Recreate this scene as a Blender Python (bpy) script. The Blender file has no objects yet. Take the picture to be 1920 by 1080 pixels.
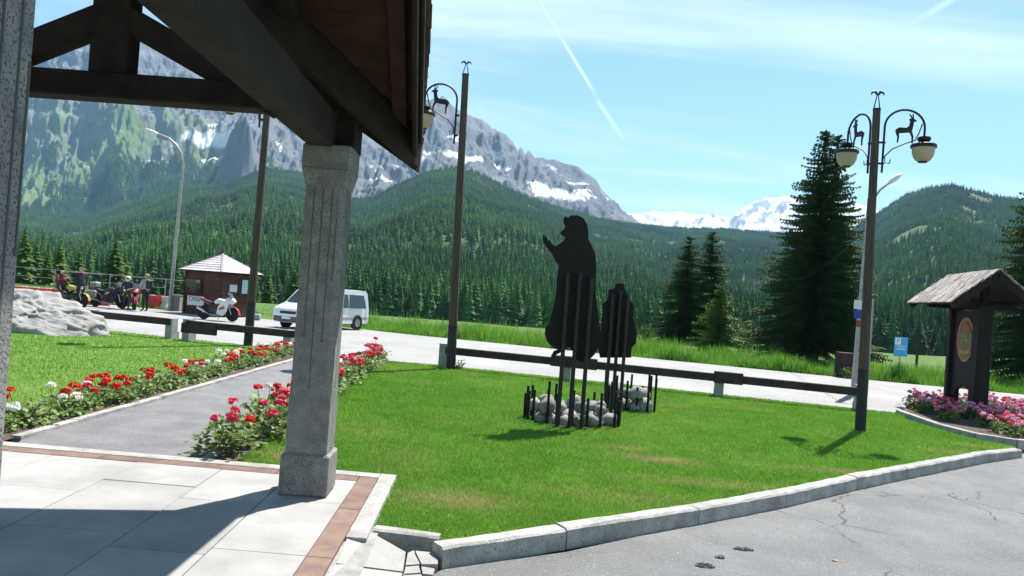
import bpy, bmesh, math, random
import numpy as np
from mathutils import Vector, Matrix, Euler

# ------------------------------------------------------------------ camera, world, sun
SC = bpy.context.scene
FPX, EYE, ROLL, GS = 1450.0, 2.1, 0.072, 0.012
PITCH = math.atan(13 / FPX)
CAM = np.array([0, 0, EYE])
FWD = np.array([0, math.cos(PITCH), math.sin(PITCH)])
_R0 = np.array([1.0, 0, 0]); _U0 = np.array([0, -math.sin(PITCH), math.cos(PITCH)])
RGT = math.cos(ROLL) * _R0 + math.sin(ROLL) * _U0
UPV = -math.sin(ROLL) * _R0 + math.cos(ROLL) * _U0
cd = bpy.data.cameras.new('camera'); cam = bpy.data.objects.new('camera', cd)
SC.collection.objects.link(cam); SC.camera = cam
cd.sensor_width = 36; cd.lens = 36 * FPX / 1920; cd.clip_start = 0.05; cd.clip_end = 30000
m4 = Matrix.Identity(4)
for i in range(3):
    m4[i][0], m4[i][1], m4[i][2], m4[i][3] = RGT[i], UPV[i], -FWD[i], CAM[i]
cam.matrix_world = m4

SUN_AZ, SUN_EL = math.radians(32), math.radians(60)      # azimuth clockwise from +Y
SUND = Vector((math.sin(SUN_AZ) * math.cos(SUN_EL), math.cos(SUN_AZ) * math.cos(SUN_EL), math.sin(SUN_EL)))
sl = bpy.data.lights.new('sun', 'SUN'); sl.energy = 5.0; sl.angle = math.radians(0.53); sl.color = (1.0, 0.955, 0.89)
so = bpy.data.objects.new('sun', sl); SC.collection.objects.link(so)
so.rotation_euler = SUND.to_track_quat('Z', 'Y').to_euler()
so.location = (20, 40, 60)

SC.view_settings.view_transform = 'Standard'; SC.view_settings.look = 'None'
SC.view_settings.exposure = 1.28; SC.view_settings.gamma = 1.0
SC.cycles.max_bounces = 6; SC.cycles.diffuse_bounces = 3; SC.cycles.volume_bounces = 0
SC.cycles.transparent_max_bounces = 6; SC.cycles.sample_clamp_indirect = 4

def ray(x, y): return FWD + RGT * (x - 960) / FPX + UPV * (540 - y) / FPX
def gz(x, y=0.0): return -GS * max(-40, min(40, x))
def gp(x, y, h=0.0):                       # picture point -> point on the (slightly sloping) ground plane
    d = ray(x, y); n = np.array([GS, 0, 1.0]); t = (h - n @ CAM) / (n @ d)
    return Vector(CAM + t * d)
def at(x, y, Y):                           # picture point at a given depth
    d = ray(x, y); return Vector(CAM + d * Y / d[1])

W = bpy.data.worlds.new('World'); SC.world = W; W.use_nodes = True
def build_world():
    nt = W.node_tree; N = nt.nodes; L = nt.links; N.clear()
    out = N.new('ShaderNodeOutputWorld'); bg = N.new('ShaderNodeBackground'); bg.inputs[1].default_value = 0.074
    sky = N.new('ShaderNodeTexSky'); sky.sky_type = 'NISHITA'; sky.sun_disc = False
    sky.sun_elevation = SUN_EL; sky.sun_rotation = SUN_AZ; sky.altitude = 1600; sky.air_density = 1.0; sky.dust_density = 0.6; sky.ozone_density = 1.2
    tc = N.new('ShaderNodeTexCoord')
    def math_(op, a, b=None, c=None):
        n = N.new('ShaderNodeMath'); n.operation = op
        for i, v in enumerate((a, b, c)):
            if v is None: continue
            if isinstance(v, (int, float)): n.inputs[i].default_value = v
            else: L.new(v, n.inputs[i])
        return n.outputs[0]
    sep = N.new('ShaderNodeSeparateXYZ'); L.new(tc.outputs['Generated'], sep.inputs[0])
    # cirrus: streaky noise on a flat layer overhead
    zc = math_('MAXIMUM', sep.outputs[2], 0.03)
    zc = math_('ADD', zc, 0.12)
    px = math_('DIVIDE', sep.outputs[0], zc); py = math_('DIVIDE', sep.outputs[1], zc)
    cmb = N.new('ShaderNodeCombineXYZ'); L.new(px, cmb.inputs[0]); L.new(py, cmb.inputs[1])
    mp = N.new('ShaderNodeMapping'); mp.inputs['Rotation'].default_value = (0, 0, math.radians(-24)); mp.inputs['Scale'].default_value = (0.42, 1.5, 1)
    L.new(cmb.outputs[0], mp.inputs[0])
    nz = N.new('ShaderNodeTexNoise'); nz.inputs['Scale'].default_value = 1.15; nz.inputs['Detail'].default_value = 7; nz.inputs['Roughness'].default_value = 0.55; nz.inputs['Distortion'].default_value = 0.7
    L.new(mp.outputs[0], nz.inputs['Vector'])
    mr = N.new('ShaderNodeMapRange'); mr.interpolation_type = 'SMOOTHSTEP'; mr.inputs[1].default_value = 0.44; mr.inputs[2].default_value = 0.80; mr.inputs[4].default_value = 0.62
    L.new(nz.outputs[0], mr.inputs[0])
    cover = mr.outputs[0]
    # two condensation trails, each a thin great circle segment
    def trail(a, b, w, strength):
        nonlocal cover
        A = Vector(ray(*a)).normalized(); B = Vector(ray(*b)).normalized(); n = A.cross(B).normalized()
        mid = ((A + B) / 2).normalized(); half = A.angle(B) / 2
        dn = N.new('ShaderNodeVectorMath'); dn.operation = 'DOT_PRODUCT'; L.new(tc.outputs['Generated'], dn.inputs[0]); dn.inputs[1].default_value = n
        dm = N.new('ShaderNodeVectorMath'); dm.operation = 'DOT_PRODUCT'; L.new(tc.outputs['Generated'], dm.inputs[0]); dm.inputs[1].default_value = mid
        ab = math_('ABSOLUTE', dn.outputs['Value'])
        r1 = N.new('ShaderNodeMapRange'); r1.interpolation_type = 'SMOOTHSTEP'; r1.inputs[1].default_value = w; r1.inputs[2].default_value = w * 0.15; L.new(ab, r1.inputs[0])
        r2 = N.new('ShaderNodeMapRange'); r2.interpolation_type = 'SMOOTHSTEP'; r2.inputs[1].default_value = math.cos(half * 1.12); r2.inputs[2].default_value = math.cos(half * 0.7); L.new(dm.outputs['Value'], r2.inputs[0])
        v = math_('MULTIPLY', math_('MULTIPLY', r1.outputs[0], r2.outputs[0]), strength)
        cover = math_('MAXIMUM', cover, v)
    trail((980, -50), (1115, 175), 0.0032, 0.5)
    trail((1118, 185), (1170, 262), 0.0045, 0.35)
    trail((1650, 80), (1800, -10), 0.007, 0.3)
    tint = N.new('ShaderNodeMix'); tint.data_type = 'RGBA'; tint.blend_type = 'MULTIPLY'; tint.inputs[0].default_value = 1.0
    L.new(sky.outputs[0], tint.inputs[6]); tint.inputs[7].default_value = (1.10, 1.22, 1.06, 1)
    mx = N.new('ShaderNodeMix'); mx.data_type = 'RGBA'; L.new(cover, mx.inputs[0]); L.new(tint.outputs[2], mx.inputs[6]); mx.inputs[7].default_value = (8.6, 9.3, 9.6, 1)
    L.new(mx.outputs[2], bg.inputs[0]); L.new(bg.outputs[0], out.inputs[0])
build_world()

# ------------------------------------------------------------------ helpers
COL = SC.collection
rnd = random.Random(7); rng = np.random.default_rng(7)

class MB:
    """collects polygons, builds ONE mesh object"""
    def __init__(s): s.v = []; s.f = []; s.mi = []
    def add(s, vs, fs, mi=0):
        o = len(s.v); s.v += [tuple(v) for v in vs]; s.f += [tuple(i + o for i in f) for f in fs]; s.mi += [mi] * len(fs); return s
    def box(s, c, size, rot=None, mi=0, taper=1.0, bevel=0.0):
        x, y, z = [a / 2 for a in size]; c = Vector(c); M = rot if rot is not None else Matrix.Identity(3)
        if bevel > 0:
            b = min(bevel, x * .9, y * .9, z * .9); pts = []; 
            bm = bmesh.new(); bmesh.ops.create_cube(bm, size=1.0)
            for v in bm.verts: v.co = Vector((v.co.x * 2 * x * (taper if v.co.z > 0 else 1), v.co.y * 2 * y * (taper if v.co.z > 0 else 1), v.co.z * 2 * z))
            bmesh.ops.bevel(bm, geom=list(bm.edges), offset=b, segments=1, affect='EDGES')
            bm.verts.index_update()
            s.add([c + M @ v.co for v in bm.verts], [[v.index for v in f.verts] for f in bm.faces], mi); bm.free(); return s
        vs = [c + M @ Vector((sx * x * (taper if sz > 0 else 1), sy * y * (taper if sz > 0 else 1), sz * z)) for sz in (-1, 1) for sx, sy in ((-1, -1), (1, -1), (1, 1), (-1, 1))]
        return s.add(vs, [(3, 2, 1, 0), (4, 5, 6, 7), (0, 1, 5, 4), (1, 2, 6, 5), (2, 3, 7, 6), (3, 0, 4, 7)], mi)
    def beam(s, a, b, w, h, up=(0, 0, 1), mi=0, bevel=0.0):
        a, b = Vector(a), Vector(b); d = (b - a); n = d.normalized(); side = n.cross(Vector(up)).normalized(); u = side.cross(n)
        M = Matrix((n, side, u)).transposed()
        return s.box((a + b) / 2, (d.length, w, h), M, mi, bevel=bevel)
    def tube(s, pts, r, n=8, mi=0, cap=True):
        pts = [Vector(p) for p in pts]; rr = r if isinstance(r, (list, tuple)) else [r] * len(pts)
        vs = []; fs = []; ref = None
        for i, p in enumerate(pts):
            t = (pts[min(i + 1, len(pts) - 1)] - pts[max(i - 1, 0)]).normalized()
            if ref is None: ref = Vector((0, 0, 1)) if abs(t.z) < .9 else Vector((1, 0, 0))
            x = (ref - t * ref.dot(t)).normalized(); y = t.cross(x); ref = x
            for k in range(n):
                a = 2 * math.pi * k / n; vs.append(p + (x * math.cos(a) + y * math.sin(a)) * rr[i])
        for i in range(len(pts) - 1):
            for k in range(n): fs.append((i * n + k, i * n + (k + 1) % n, (i + 1) * n + (k + 1) % n, (i + 1) * n + k))
        if cap: fs.append(tuple(range(n - 1, -1, -1))); fs.append(tuple((len(pts) - 1) * n + k for k in range(n)))
        return s.add(vs, fs, mi)
    def lathe(s, prof, c=(0, 0, 0), n=16, mi=0, M=None):
        c = Vector(c); vs = []; fs = []; M = M or Matrix.Identity(3)
        for r, z in prof:
            for k in range(n):
                a = 2 * math.pi * k / n; vs.append(c + M @ Vector((r * math.cos(a), r * math.sin(a), z)))
        for i in range(len(prof) - 1):
            for k in range(n): fs.append((i * n + k, i * n + (k + 1) % n, (i + 1) * n + (k + 1) % n, (i + 1) * n + k))
        if prof[0][0] > 1e-4: fs.append(tuple(range(n - 1, -1, -1)))
        if prof[-1][0] > 1e-4: fs.append(tuple((len(prof) - 1) * n + k for k in range(n)))
        return s.add(vs, fs, mi)
    def poly(s, pts, thick, mi=0):
        """closed outline (3D points) extruded by the vector thick"""
        n = len(pts); t = Vector(thick); P = [Vector(p) for p in pts]
        nm = Vector((0, 0, 0))
        for i in range(n): nm += P[i].cross(P[(i + 1) % n])
        if nm.dot(t) > 0: P.reverse()
        vs = P + [p + t for p in P]
        return s.add(vs, [tuple(range(n)), tuple(range(2 * n - 1, n - 1, -1))] + [((i + 1) % n, i, n + i, n + (i + 1) % n) for i in range(n)], mi)
    def sphere(s, c, r, seg=10, rings=6, scale=(1, 1, 1), mi=0, M=None):
        c = Vector(c); M = M or Matrix.Identity(3); vs = [c + M @ Vector((0, 0, -r * scale[2]))]; fs = []
        for i in range(1, rings):
            a = -math.pi / 2 + math.pi * i / rings
            for k in range(seg):
                b = 2 * math.pi * k / seg; vs.append(c + M @ Vector((r * scale[0] * math.cos(a) * math.cos(b), r * scale[1] * math.cos(a) * math.sin(b), r * scale[2] * math.sin(a))))
        vs.append(c + M @ Vector((0, 0, r * scale[2]))); top = len(vs) - 1
        for k in range(seg):
            fs.append((0, 1 + (k + 1) % seg, 1 + k)); q = 1 + (rings - 2) * seg; fs.append((q + k, q + (k + 1) % seg, top))
        for i in range(rings - 2):
            for k in range(seg): fs.append((1 + i * seg + k, 1 + i * seg + (k + 1) % seg, 1 + (i + 1) * seg + (k + 1) % seg, 1 + (i + 1) * seg + k))
        return s.add(vs, fs, mi)
    def mesh(s, name, mats, smooth=False):
        me = bpy.data.meshes.new(name); me.from_pydata(s.v, [], s.f)
        for m in (mats if isinstance(mats, (list, tuple)) else [mats]): me.materials.append(m)
        if any(s.mi): me.polygons.foreach_set('material_index', s.mi)
        if smooth:
            me.polygons.foreach_set('use_smooth', [True] * len(me.polygons)); me.set_sharp_from_angle(angle=math.radians(42))
        me.update(); return me
    def build(s, name, mats, parent=None, smooth=False, loc=None):
        return obj(name, s.mesh(name, mats, smooth), parent, loc)

def obj(name, me, parent=None, loc=None, rotz=0.0):
    o = bpy.data.objects.new(name, me); COL.objects.link(o)
    if parent is not None: o.parent = parent
    if loc is not None: o.location = loc
    if rotz: o.rotation_euler = (0, 0, rotz)
    return o
def tag(o, label, cat, group=None):
    o['label'] = label; o['category'] = cat
    if group: o['group'] = group
    return o
def thing(name, label, cat, loc=(0, 0, 0), rotz=0.0, group=None):
    o = obj(name, None, None, loc, rotz); o.empty_display_size = .2
    return tag(o, label, cat, group)
def struct(o): o['kind'] = 'structure'; return o
def stuff(o): o['kind'] = 'stuff'; return o
def copy_tree(o, parent=None):
    c = o.copy(); COL.objects.link(c)
    if parent is not None: c.parent = parent
    for ch in list(o.children): copy_tree(ch, c)
    return c
def npmesh(name, V, F, mat, smooth=False, colors=None, rnd_attr=None):
    """V (n,3), F (m,k) arrays -> mesh; colors (n,3) becomes the point colour attribute 'tone'"""
    me = bpy.data.meshes.new(name); n, (m, k) = len(V), F.shape
    me.vertices.add(n); me.vertices.foreach_set('co', np.ascontiguousarray(V, dtype=np.float32).ravel())
    me.loops.add(m * k); me.loops.foreach_set('vertex_index', np.ascontiguousarray(F, dtype=np.int32).ravel())
    me.polygons.add(m); me.polygons.foreach_set('loop_start', np.arange(0, m * k, k, dtype=np.int32))
    try: me.polygons.foreach_set('loop_total', np.full(m, k, dtype=np.int32))
    except Exception: pass
    if smooth: me.polygons.foreach_set('use_smooth', np.ones(m, dtype=bool))
    if colors is not None:
        a = me.attributes.new('tone', 'FLOAT_COLOR', 'POINT')
        a.data.foreach_set('color', np.concatenate([colors, np.ones((n, 1))], 1).astype(np.float32).ravel())
    if mat: me.materials.append(mat)
    me.update(calc_edges=True); me.validate(); return me

# value noise
_perm = rng.permutation(512); _tab = rng.random(512)
def vnoise(x, y):
    xi, yi = np.floor(x).astype(int), np.floor(y).astype(int); xf, yf = x - xi, y - yi
    u, v = xf * xf * (3 - 2 * xf), yf * yf * (3 - 2 * yf)
    h = lambda a, b: _tab[(_perm[(a & 511)] + b) & 511]
    return (h(xi, yi) * (1 - u) + h(xi + 1, yi) * u) * (1 - v) + (h(xi, yi + 1) * (1 - u) + h(xi + 1, yi + 1) * u) * v
def fbm(x, y, o=5, g=.5, ridged=False):
    s = 0; a = 1; t = 0
    for i in range(o):
        n = vnoise(x * 2 ** i + 17.3 * i, y * 2 ** i - 9.1 * i)
        if ridged: n = 1 - np.abs(2 * n - 1)
        s = s + a * n; t += a; a *= g
    return s / t

# ------------------------------------------------------------------ materials
MATS = {}
def M(name, col, rough=.8, col2=None, scale=6.0, bump=0.0, bscale=None, metal=0.0, detail=5, stretch=None, attr=None, transl=0.0, objvar=0.0, spec=.35, lo=.35, hi=.65, coat=0.0):
    if name in MATS: return MATS[name]
    m = bpy.data.materials.new(name); m.use_nodes = True; nt = m.node_tree; N, L = nt.nodes, nt.links
    b = N['Principled BSDF']; out = N['Material Output']
    b.inputs['Roughness'].default_value = rough; b.inputs['Metallic'].default_value = metal; b.inputs['Specular IOR Level'].default_value = spec
    if coat: b.inputs['Coat Weight'].default_value = coat
    tc = N.new('ShaderNodeTexCoord'); vec = tc.outputs['Object']
    if stretch:
        mp = N.new('ShaderNodeMapping'); mp.inputs['Scale'].default_value = stretch; L.new(vec, mp.inputs[0]); vec = mp.outputs[0]
    colout = None
    def rgb(c):
        n = N.new('ShaderNodeRGB'); n.outputs[0].default_value = (*c, 1); return n.outputs[0]
    if attr:
        a = N.new('ShaderNodeAttribute'); a.attribute_name = attr; colout = a.outputs['Color']
    else: colout = rgb(col)
    if col2 is not None:
        nz = N.new('ShaderNodeTexNoise'); nz.inputs['Scale'].default_value = scale; nz.inputs['Detail'].default_value = detail; nz.inputs['Roughness'].default_value = .62
        L.new(vec, nz.inputs['Vector'])
        r = N.new('ShaderNodeMapRange'); r.inputs[1].default_value = lo; r.inputs[2].default_value = hi; L.new(nz.outputs[0], r.inputs[0])
        mx = N.new('ShaderNodeMix'); mx.data_type = 'RGBA'; L.new(r.outputs[0], mx.inputs[0]); L.new(colout, mx.inputs[6])
        if attr:
            mm = N.new('ShaderNodeMix'); mm.data_type = 'RGBA'; mm.blend_type = 'MULTIPLY'; mm.inputs[0].default_value = 1; L.new(colout, mm.inputs[6]); mm.inputs[7].default_value = (*col2, 1); L.new(mm.outputs[2], mx.inputs[7])
        else: mx.inputs[7].default_value = (*col2, 1)
        colout = mx.outputs[2]
    if objvar:
        oi = N.new('ShaderNodeObjectInfo'); r = N.new('ShaderNodeMapRange'); r.inputs[3].default_value = 1 - objvar; r.inputs[4].default_value = 1 + objvar; L.new(oi.outputs['Random'], r.inputs[0])
        hs = N.new('ShaderNodeHueSaturation'); L.new(r.outputs[0], hs.inputs['Value']); L.new(colout, hs.inputs['Color']); colout = hs.outputs[0]
    L.new(colout, b.inputs['Base Color'])
    if bump:
        nb = N.new('ShaderNodeTexNoise'); nb.inputs['Scale'].default_value = bscale or scale * 3; nb.inputs['Detail'].default_value = 6; nb.inputs['Roughness'].default_value = .65; L.new(vec, nb.inputs['Vector'])
        bp = N.new('ShaderNodeBump'); bp.inputs['Strength'].default_value = min(1, bump); bp.inputs['Distance'].default_value = .02; L.new(nb.outputs[0], bp.inputs['Height']); L.new(bp.outputs[0], b.inputs['Normal'])
    if transl:
        tr = N.new('ShaderNodeBsdfTranslucent'); L.new(colout, tr.inputs[0]); ms = N.new('ShaderNodeMixShader'); ms.inputs[0].default_value = transl
        L.new(b.outputs[0], ms.inputs[1]); L.new(tr.outputs[0], ms.inputs[2]); L.new(ms.outputs[0], out.inputs[0])
    MATS[name] = m; return m

def speckle(m, scale, dark, amount=.42):
    """dark mineral grains over a stone material"""
    nt = m.node_tree; N, L = nt.nodes, nt.links; b = N['Principled BSDF']
    src = b.inputs['Base Color'].links[0].from_socket
    tc = N.new('ShaderNodeTexCoord'); nz = N.new('ShaderNodeTexNoise'); nz.inputs['Scale'].default_value = scale; nz.inputs['Detail'].default_value = 2; L.new(tc.outputs['Object'], nz.inputs['Vector'])
    r = N.new('ShaderNodeMapRange'); r.inputs[1].default_value = amount; r.inputs[2].default_value = amount - .06; L.new(nz.outputs[0], r.inputs[0])
    mx = N.new('ShaderNodeMix'); mx.data_type = 'RGBA'; L.new(r.outputs[0], mx.inputs[0]); L.new(src, mx.inputs[6]); mx.inputs[7].default_value = (*dark, 1)
    L.new(mx.outputs[2], b.inputs['Base Color']); return m

granite = speckle(M('granite', (.265, .256, .24), .85, (.17, .163, .152), 6, .45, 50), 105, (.055, .055, .053), .44)
granite_slab = speckle(M('granite_slab', (.335, .33, .32), .75, (.235, .228, .215), 1.1, .25, 50, objvar=.10), 90, (.3, .3, .3), .4)
kerbstone = speckle(M('kerbstone', (.42, .41, .385), .9, (.24, .23, .215), 3.5, .6, 35, objvar=.08), 60, (.2, .19, .18), .42)
porphyry = M('porphyry', (.19, .125, .092), .7, (.12, .072, .06), 4, .2, 40, objvar=.16)
concrete = M('concrete', (.36, .355, .34), .9, (.25, .245, .235), 5, .5, 30)
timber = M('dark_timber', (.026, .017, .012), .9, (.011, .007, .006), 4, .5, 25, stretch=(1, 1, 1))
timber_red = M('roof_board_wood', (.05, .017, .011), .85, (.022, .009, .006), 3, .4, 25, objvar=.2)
timber_pole = M('pole_timber', (.10, .072, .058), .9, (.05, .036, .03), 3, .5, 20, stretch=(9, 9, .5))
tar = M('tarred_base', (.016, .017, .021), .7, (.03, .03, .03), 6, .3)
rail_wood = M('rail_timber', (.05, .036, .032), .85, (.025, .018, .017), 4, .5, 20)
shingle = M('weathered_shingle', (.36, .32, .295), .9, (.2, .17, .155), 7, .5, 30, objvar=.28)
shingle_shaded = M('shaded_shingle', (.13, .09, .07), .9, (.07, .05, .04), 7, .5, 30, objvar=.25)  # darker shingle for the porch roof, shade put into its colour
iron = M('black_iron', (.02, .02, .022), .55, (.035, .03, .03), 20, .1, metal=.4)
rust = M('weathering_steel', (.013, .010, .010), .85, (.007, .006, .006), 8, .3)
asphalt = M('asphalt', (.2, .2, .2), .92, (.145, .145, .148), 1.2, .8, 140)

def cracked(m, scale, width, dark=(.05, .05, .05), cut=.5):
    nt = m.node_tree; N, L = nt.nodes, nt.links; b = N['Principled BSDF']; src = b.inputs['Base Color'].links[0].from_socket
    tc = N.new('ShaderNodeTexCoord')
    nz = N.new('ShaderNodeTexNoise'); nz.inputs['Scale'].default_value = 2.2; nz.inputs['Detail'].default_value = 5; L.new(tc.outputs['Object'], nz.inputs['Vector'])
    ad = N.new('ShaderNodeVectorMath'); ad.operation = 'MULTIPLY_ADD'; L.new(nz.outputs['Color'], ad.inputs[0]); ad.inputs[1].default_value = (.55, .55, 0); L.new(tc.outputs['Object'], ad.inputs[2])
    vo = N.new('ShaderNodeTexVoronoi'); vo.feature = 'DISTANCE_TO_EDGE'; vo.inputs['Scale'].default_value = scale; L.new(ad.outputs[0], vo.inputs['Vector'])
    r = N.new('ShaderNodeMapRange'); r.inputs[1].default_value = width; r.inputs[2].default_value = width * .3; L.new(vo.outputs['Distance'], r.inputs[0])
    n2 = N.new('ShaderNodeTexNoise'); n2.inputs['Scale'].default_value = .45; n2.inputs['Detail'].default_value = 3; L.new(tc.outputs['Object'], n2.inputs['Vector'])
    r2 = N.new('ShaderNodeMapRange'); r2.inputs[1].default_value = cut - .06; r2.inputs[2].default_value = cut + .08; L.new(n2.outputs[0], r2.inputs[0])
    mu = N.new('ShaderNodeMath'); mu.operation = 'MULTIPLY'; L.new(r.outputs[0], mu.inputs[0]); L.new(r2.outputs[0], mu.inputs[1])
    mx = N.new('ShaderNodeMix'); mx.data_type = 'RGBA'; L.new(mu.outputs[0], mx.inputs[0]); L.new(src, mx.inputs[6]); mx.inputs[7].default_value = (*dark, 1)
    L.new(mx.outputs[2], b.inputs['Base Color']); return m
speckle(asphalt, 70, (.40, .40, .40), .37); speckle(asphalt, 110, (.07, .07, .07), .38); cracked(asphalt, .5, .0055, (.07, .07, .07), cut=.5)
path_mat = speckle(speckle(M('path_asphalt', (.21, .21, .215), .95, (.15, .15, .155), 2.0, .9, 110), 70, (.38, .38, .38), .38), 100, (.08, .08, .08), .38)
road_mat = speckle(M('road_surface', (.275, .27, .266), .9, (.21, .207, .203), .35, .5, 60), 60, (.55, .55, .55), .4)
soil = M('soil', (.10, .075, .055), 1, (.06, .045, .035), 8, .9, 30)
turf = M('turf', (.075, .15, .016), 1, (.11, .19, .025), .9, .6, 60)
meadow = M('meadow', (.05, .11, .016), 1, (.08, .13, .022), .25, .6, 6)
blade = M('grass_blade', (.1, .2, .02), .6, attr='tone', transl=.42, spec=.25)

# ------------------------------------------------------------------ ground sheets
def sheet(name, pts, z, mat, parent=None, thick=0):
    mb = MB(); P = [Vector((p[0], p[1], gz(p[0]) + z)) for p in pts]
    a = sum(P[i].x * P[(i + 1) % len(P)].y - P[(i + 1) % len(P)].x * P[i].y for i in range(len(P)))
    if a < 0: P.reverse()
    mb.add(P, [tuple(range(len(P)))])
    me = mb.mesh(name, mat)
    bm = bmesh.new(); bm.from_mesh(me); bmesh.ops.triangulate(bm, faces=bm.faces); bm.to_mesh(me); bm.free()
    return obj(name, me, parent)
def G(*pp, h=0.0): return [gp(x, y, h).xy for x, y in pp]

# valley floor: flat near the camera, dropping behind the road verge
def floor_z(X, Y):
    t = np.clip((Y - 47) / 110, 0, 1); t = t * t * (3 - 2 * t)
    base = -GS * np.clip(X, -40, 40) - .10 - .2 * np.clip((24 - Y) / 6, 0, 1)
    lift = np.clip((X - 12) / 30, 0, 1) * np.clip((Y - 40) / 30, 0, 1) * .8       # meadow rising at the right
    return base * (1 - t) - 6.0 * t + lift * (1 - t)
xs = np.concatenate([np.linspace(-420, -70, 30), np.linspace(-65, 65, 66), np.linspace(70, 420, 30)])
ys = np.concatenate([np.linspace(-60, 30, 20), np.linspace(33, 75, 43), np.linspace(80, 340, 40)])
GX, GY = np.meshgrid(xs, ys); GZ = floor_z(GX, GY)
GZ = GZ + np.where(GY > 44, (fbm(GX * .08, GY * .08, 3) - .5) * .8 * np.clip((GY - 44) / 20, 0, 1), 0)
nx, ny = len(xs), len(ys); idx = np.arange(nx * ny).reshape(ny, nx)
Fq = np.stack([idx[:-1, :-1], idx[:-1, 1:], idx[1:, 1:], idx[1:, :-1]], -1).reshape(-1, 4)
struct(obj('ground', npmesh('ground', np.stack([GX, GY, GZ], -1).reshape(-1, 3), Fq, meadow, True)))

FENCE_A, FENCE_B = Vector((-13.2, 23.55)), Vector((8.74, 19.1))          # line of the roadside barrier
def fence_pt(x): return FENCE_A.lerp(FENCE_B, (x - FENCE_A.x) / (FENCE_B.x - FENCE_A.x))
fl, fr = fence_pt(-26), fence_pt(30)
off = Vector((.2, 1)).normalized() * .55
struct(sheet('road', [fl + off, fence_pt(-6.2) + off, fence_pt(-4.0) + off, fr + off, (32, 26.6), (19.5, 29.75), (12.9, 30.8), (-4.6, 34.9), (-9, 36.6), (-12.5, 37.5), (-30, 39.5), (-45, 36)], -.065, road_mat))

driveway = struct(sheet('driveway', [(-2.2, -3), (14, -3), (26, 12), (24, 17.2), (12.3, 17.0), gp(1920, 838, -.17).xy, gp(1850, 862, -.17).xy, gp(1480, 945, -.17).xy, gp(1060, 1035, -.17).xy, gp(830, 1068, -.17).xy, (-.95, 5.4), (-1.4, 3)], -.17, asphalt))
# lawns
PATH_L0, PATH_L1 = gp(45, 815), gp(555, 672)
KI = [(1905, 836), (1850, 845), (1607, 889), (1473, 913), (1315, 943), (1060, 979), (827, 1006)]
LAWN_R = G((744, 893), (702, 983), (827, 1004)) + G(*KI[::-1]) + G((1830, 822), (1760, 803), (1690, 781)) + [tuple(fence_pt(10.5) + Vector((0, .35))), tuple(fence_pt(-2.0) + Vector((.05, .35)))] + G((728, 676), (666, 710), (597, 757), (524, 805), (444, 862))
LAWN_L = [(-30, 8.6), (-7.2, 8.6)] + G((0, 792), (120, 765), (300, 715), (455, 672), (520, 655)) + [tuple(fence_pt(-6.4) + Vector((.05, .35))), tuple(fence_pt(-24) + Vector((0, .35)))]
struct(sheet('lawn', LAWN_R, -.03, turf)); struct(sheet('lawn', LAWN_L, -.03, turf))
# path and its beds
struct(sheet('path', G((10, 838), (45, 817), (555, 672)) + [tuple(fence_pt(-5.3) + off), tuple(fence_pt(-4.35) + off)] + G((652, 668), (395, 857), (385, 874)), -.035, path_mat))
BED_L = G((0, 793), (120, 766), (300, 716), (455, 673), (520, 656), (552, 655), (556, 671), (44, 813), (-40, 840), (-60, 810))
BED_R = G((444, 862), (524, 805), (597, 757), (666, 710), (728, 676), (720, 664), (652, 668), (395, 857))
struct(sheet('flower_bed', BED_L, -.012, soil)); struct(sheet('flower_bed', BED_R, -.012, soil))

def inpoly(x, y, poly):
    ins = np.zeros(len(x), bool); n = len(poly)
    for i in range(n):
        (x0, y0), (x1, y1) = poly[i], poly[(i + 1) % n]
        if y0 == y1: continue
        c = ((y0 > y) != (y1 > y)) & (x < (x1 - x0) * (y - y0) / (y1 - y0) + x0); ins ^= c
    return ins

def grass(name, pts, hmin, hmax, wid, cols, lean=.5, zoff=-.03, dry=None):
    """one triangle blade pair per point; pts (n,2), width grows with distance"""
    n = len(pts); X, Y = pts[:, 0], pts[:, 1]; Z = -GS * np.clip(X, -40, 40) + zoff
    if zoff is None: pass
    a = rng.random(n) * 2 * np.pi; h = hmin + (hmax - hmin) * rng.random(n); w = wid * (0.7 + .6 * rng.random(n)) * np.clip(Y / 8, .8, 6)
    la = rng.random(n) * 2 * np.pi; ll = h * lean * rng.random(n)
    V = np.zeros((n, 3, 3)); V[:, 0] = np.stack([X - np.cos(a) * w, Y - np.sin(a) * w, Z], -1); V[:, 1] = np.stack([X + np.cos(a) * w, Y + np.sin(a) * w, Z], -1)
    V[:, 2] = np.stack([X + np.cos(la) * ll, Y + np.sin(la) * ll, Z + h], -1)
    c0, c1, c2 = [np.array(c) for c in cols]; t = rng.random((n, 1)); big = fbm(X * .55, Y * .55, 4)[:, None]
    c = c0 * (1 - t) + c1 * t; k = np.clip((big - .5) * 3.2, 0, 1) ** 1.0; c = c * (1 - .55 * k) + c2 * .55 * k
    c *= (.82 + .36 * fbm(X * 2.3 + 9, Y * 2.3, 3))[:, None]
    if dry is not None:
        d = dry(X, Y)[:, None]; c = c * (1 - d) + np.array((.44, .36, .17)) * d
    C = np.repeat(c[:, None, :], 3, 1)
    return stuff(obj(name, npmesh(name, V.reshape(-1, 3), np.arange(3 * n).reshape(n, 3), blade, False, C.reshape(-1, 3))))
def scatter(poly, n, near=None):
    p = np.array([tuple(q) for q in poly]); lo, hi = p.min(0), p.max(0); out = []; tot = 0
    while tot < n:
        q = lo + (hi - lo) * rng.random((n * 2, 2))
        if near: q = q[rng.random(len(q)) < np.clip((near / np.maximum(q[:, 1], 3)) ** 1.6, 0, 1)]
        q = q[inpoly(q[:, 0], q[:, 1], [tuple(a) for a in poly])]; out.append(q); tot += len(q)
    return np.concatenate(out)[:n]
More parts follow.
